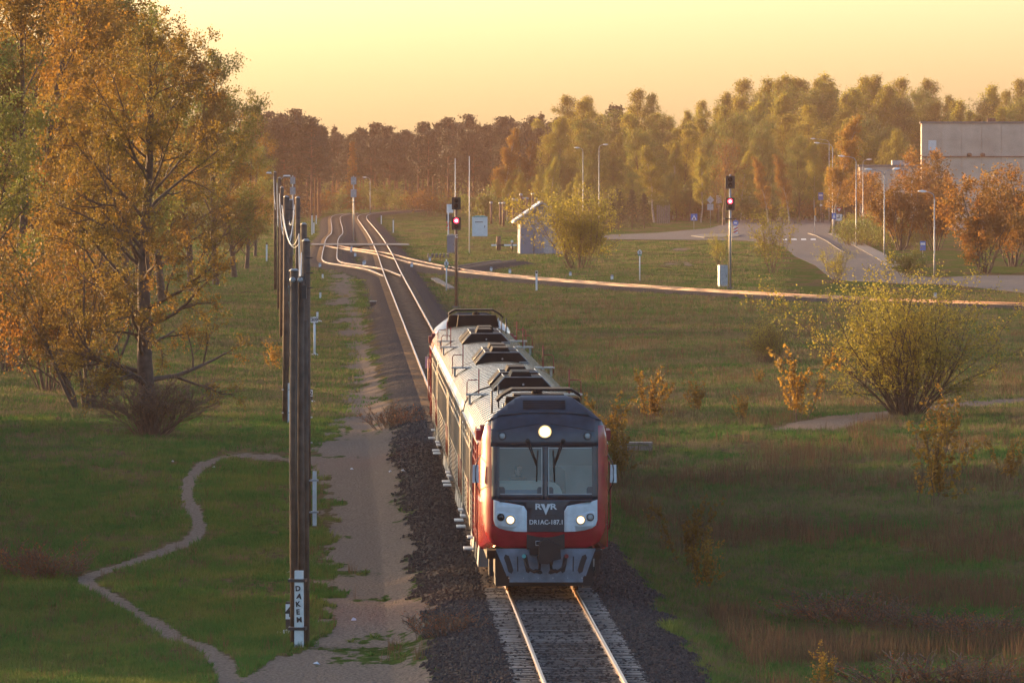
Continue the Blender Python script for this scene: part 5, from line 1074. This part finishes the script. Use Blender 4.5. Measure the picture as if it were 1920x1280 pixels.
def grass_mat(name, c1, c2, c3, trans=.35):
    m = bpy.data.materials.new(name); m.use_nodes = True; nt = m.node_tree; b = nt.nodes['Principled BSDF']; b.inputs['Roughness'].default_value = .8; b.inputs['Specular IOR Level'].default_value = .2
    oi = nt.nodes.new('ShaderNodeObjectInfo'); mp = nt.nodes.new('ShaderNodeMapping'); mp.inputs['Scale'].default_value = (.5, .16, .5); nt.links.new(oi.outputs['Location'], mp.inputs[0])
    n = nt.nodes.new('ShaderNodeTexNoise'); n.inputs['Scale'].default_value = 1; n.inputs['Detail'].default_value = 3; nt.links.new(mp.outputs[0], n.inputs['Vector'])
    ad = nt.nodes.new('ShaderNodeMath'); ad.operation = 'MULTIPLY_ADD'; ad.inputs[1].default_value = .22; nt.links.new(oi.outputs['Random'], ad.inputs[0]); nt.links.new(n.outputs['Fac'], ad.inputs[2])
    r = nt.nodes.new('ShaderNodeValToRGB'); e = r.color_ramp.elements; e[0].position = .42; e[0].color = (*c1, 1); e[1].position = .75; e[1].color = (*c3, 1); x = e.new(.58); x.color = (*c2, 1); nt.links.new(ad.outputs[0], r.inputs[0])
    nt.links.new(r.outputs[0], b.inputs['Base Color']); t = nt.nodes.new('ShaderNodeBsdfTranslucent'); mi = nt.nodes.new('ShaderNodeMixShader'); mi.inputs[0].default_value = trans
    nt.links.new(r.outputs[0], t.inputs[0]); nt.links.new(b.outputs[0], mi.inputs[1]); nt.links.new(t.outputs[0], mi.inputs[2]); nt.links.new(mi.outputs[0], nt.nodes['Material Output'].inputs['Surface']); M[name] = m
grass_mat('grass_green', (.040, .125, .024), (.068, .145, .030), (.130, .160, .038))
grass_mat('grass_rough', (.075, .105, .036), (.125, .120, .054), (.19, .145, .080))
grass_mat('weed_dry', (.105, .075, .045), (.15, .085, .045), (.10, .080, .042))
def scatter(name, protos, P, sc, seed):
    me = bpy.data.meshes.new(name); n = len(P); me.vertices.add(n); me.vertices.foreach_set('co', P.astype(np.float32).ravel()); g = np.random.default_rng(seed)
    a = me.attributes.new('sc', 'FLOAT', 'POINT'); a.data.foreach_set('value', sc.astype(np.float32)); a = me.attributes.new('rz', 'FLOAT', 'POINT'); a.data.foreach_set('value', g.uniform(0, 6.28, n).astype(np.float32))
    a = me.attributes.new('pick', 'INT', 'POINT'); a.data.foreach_set('value', g.integers(0, len(protos), n).astype(np.int32))
    o = bpy.data.objects.new(name, me); C.objects.link(o); tag(o, kind='stuff')
    col = bpy.data.collections.new(name + '_sources'); [col.objects.link(p_) for p_ in protos]
    ng = bpy.data.node_groups.new(name, 'GeometryNodeTree'); ng.interface.new_socket('Geometry', in_out='INPUT', socket_type='NodeSocketGeometry'); ng.interface.new_socket('Geometry', in_out='OUTPUT', socket_type='NodeSocketGeometry')
    N = ng.nodes; L = ng.links; gi = N.new('NodeGroupInput'); go_ = N.new('NodeGroupOutput'); ip = N.new('GeometryNodeInstanceOnPoints'); ci = N.new('GeometryNodeCollectionInfo'); ci.inputs[0].default_value = col; ci.inputs['Separate Children'].default_value = True; ci.inputs['Reset Children'].default_value = True
    mp = N.new('GeometryNodeMeshToPoints')
    def attr(nm, ty):
        x_ = N.new('GeometryNodeInputNamedAttribute'); x_.data_type = ty; x_.inputs[0].default_value = nm; return x_.outputs[0]
    cb = N.new('ShaderNodeCombineXYZ'); L.new(attr('rz', 'FLOAT'), cb.inputs[2]); L.new(gi.outputs[0], mp.inputs[0]); L.new(mp.outputs[0], ip.inputs['Points']); L.new(ci.outputs[0], ip.inputs['Instance']); ip.inputs['Pick Instance'].default_value = True
    L.new(attr('pick', 'INT'), ip.inputs['Instance Index']); e2r = N.new('FunctionNodeEulerToRotation'); L.new(cb.outputs[0], e2r.inputs[0]); L.new(e2r.outputs[0], ip.inputs['Rotation']); L.new(attr('sc', 'FLOAT'), ip.inputs['Scale']); L.new(ip.outputs[0], go_.inputs[0])
    md = o.modifiers.new('scatter', 'NODES'); md.node_group = ng; return o
def lookup(X, Y):                                     # masks of the ground sheet at any point
    ri = np.clip(np.interp(Y, Yr, np.arange(len(Yr))), 0, len(Yr) - 1).round().astype(int); ci = np.clip(np.interp(X / np.maximum(Y, 128), rc, np.arange(len(rc))), 0, len(rc) - 1).round().astype(int)
    return ball[ri, ci], dirt[ri, ci], dry[ri, ci]
def pts(n, y0, y1, seed, keep):
    g = np.random.default_rng(seed); iy = g.uniform(1 / y1, 1 / y0, n); Y = 1 / iy; X = g.uniform(-.078, .078, n) * Y; b, d, r_ = lookup(X, Y); k = keep(X, Y, b, d, r_, g); X, Y = X[k], Y[k]
    return np.stack([X, Y, gz(X, Y)], 1)
gg = [blades(1 + k, 14, .21, .15, .011, .5, 'grass_green', 'grass_tuft') for k in range(3)]; gr_ = [blades(11 + k, 14, .25, .15, .008, .5, 'grass_rough', 'rough_tuft') for k in range(3)]; wd = [blades(21 + k, 8, .48, .12, .008, .3, 'weed_dry', 'dry_weed') for k in range(3)]
U = lambda X, Y: X - TRK(Y)
P_ = pts(150000, 140, 460, 1, lambda X, Y, b, d, r_, g: (b < .35) & (d < .03) & ((g.random(len(X)) > r_ * .5))); P_ = P_[(U(P_[:, 0], P_[:, 1]) < 0) | (rng.random(len(P_)) < .55)]
scatter('grass', gg, P_, rng.uniform(.35, .95, len(P_)) * np.clip(.55 + 1.1 * fbm(P_[:, 0] / 2.2, P_[:, 1] / 7), .6, 1.6), 2)
fg = [blades(31 + k, 26, .12, .75, .022, .8, 'grass_green', 'turf_patch') for k in range(3)]; fr_ = [blades(41 + k, 22, .2, .75, .02, .6, 'grass_rough', 'turf_patch') for k in range(2)]
road_d = lambda X, Y: (960 + X * FPX / Y > 1120) & (HOR + 10.64 * FPX / Y < 552) & (HOR + 10.64 * FPX / Y > 405) & ((HOR + 10.64 * FPX / Y < 452) | (960 + X * FPX / Y > 1470))
P_ = pts(60000, 330, 1700, 12, lambda X, Y, b, d, r_, g: (b < .2) & (d < .25) & ~road_d(X, Y)); scatter('far_grass', fg + fr_, P_, rng.uniform(.7, 1.5, len(P_)), 13)
P_ = pts(110000, 140, 640, 3, lambda X, Y, b, d, r_, g: (b < .3) & (d < .2) & (((U(X, Y) > 3) & (g.random(len(X)) < .35 + .65 * r_)) | ((U(X, Y) < -7) & (g.random(len(X)) < .12 + .3 * r_))))
scatter('rough_grass', gr_, P_, rng.uniform(.3, 1.3, len(P_)) * np.clip(P_[:, 1] / 300, .6, 1.1), 4)
P_ = pts(52000, 140, 600, 5, lambda X, Y, b, d, r_, g: (b < .2) & (d < .1) & (U(X, Y) > 4) & (fbm(X / 3.5 + 40, Y / 11) + .12 * (g.random(len(X)) - .5) > .535))
scatter('dry_weeds', wd, P_, rng.uniform(.6, 1.5, len(P_)), 6)
lw = [blades(51 + k, 10, .16, .05, .035, 1.3, 'grass_green', 'broad_weed') for k in range(2)] + [blades(55 + k, 5, .42, .06, .006, .3, 'weed_dry', 'dry_stalk') for k in range(3)]
P_ = pts(16000, 140, 420, 15, lambda X, Y, b, d, r_, g: (b < .45) & (d < .35) & (U(X, Y) < -2) & (fbm(X / 2.0 + 70, Y / 6) > .48)); scatter('verge_weeds', lw, P_, rng.uniform(.4, 1.25, len(P_)), 16)
st = []
for k in range(4):
    g = np.random.default_rng(200 + k); bm = bmesh.new(); bmesh.ops.create_icosphere(bm, subdivisions=1, radius=.034)
    for v in bm.verts: v.co *= g.uniform(.6, 1.25)
    me = bpy.data.meshes.new('stone'); bm.to_mesh(me); bm.free(); me.materials.append(M['gravel_stone']); st.append(bpy.data.objects.new('stone', me))
n = 60000; g = np.random.default_rng(9); Y = 1 / g.uniform(1 / 330, 1 / 142, n); u = g.uniform(-4.2, 4.2, n); X = TRK(Y) + u; b, d, r_ = lookup(X, Y); k = (b > .35) & ((np.abs(u) > 1.30) | (g.random(n) < .35)); X, Y, u = X[k], Y[k], u[k]
Z_ = gz(X, Y) + np.where(np.abs(u) < 1.4, -.0, .01); scatter('ballast_stones', st, np.stack([X, Y, Z_], 1), g.uniform(.6, 1.5, len(X)), 10)
for x, y in ((660, 880), (730, 885), (545, 1165 - 90), (658, 1163), (760, 883), (405, 877), (328, 866), (521, 1183), (600, 1246)):
    p = G(x, y); a = R.uniform(0, 3); o = MB().add([(.0, 0, .0), (.12, .02, .0), (.13, .10, .03), (.02, .12, .02), (.05, .05, .07), (.10, .06, .05)], [(0, 1, 5, 4), (1, 2, 5), (2, 3, 4, 5), (3, 0, 4), (0, 3, 2, 1)]).build('paper_scrap', 'litter_white', None, p, a); tag(o, 'crumpled white scrap of litter on the ground', 'litter', 'scraps of white litter')

# ------------------------------------------------------------------ haze
hz = MB().box(-700, 700, -60, 2600, -4.5, 34.0).build('haze', None); tag(hz, kind='stuff')
hm = bpy.data.materials.new('haze'); hm.use_nodes = True; nt = hm.node_tree; nt.nodes.clear(); o_ = nt.nodes.new('ShaderNodeOutputMaterial'); pv = nt.nodes.new('ShaderNodeVolumePrincipled')
pv.inputs['Color'].default_value = (.84, .54, .40, 1); pv.inputs['Density'].default_value = .00009; pv.inputs['Anisotropy'].default_value = .0; nt.links.new(pv.outputs[0], o_.inputs['Volume']); hz.data.materials.append(hm)
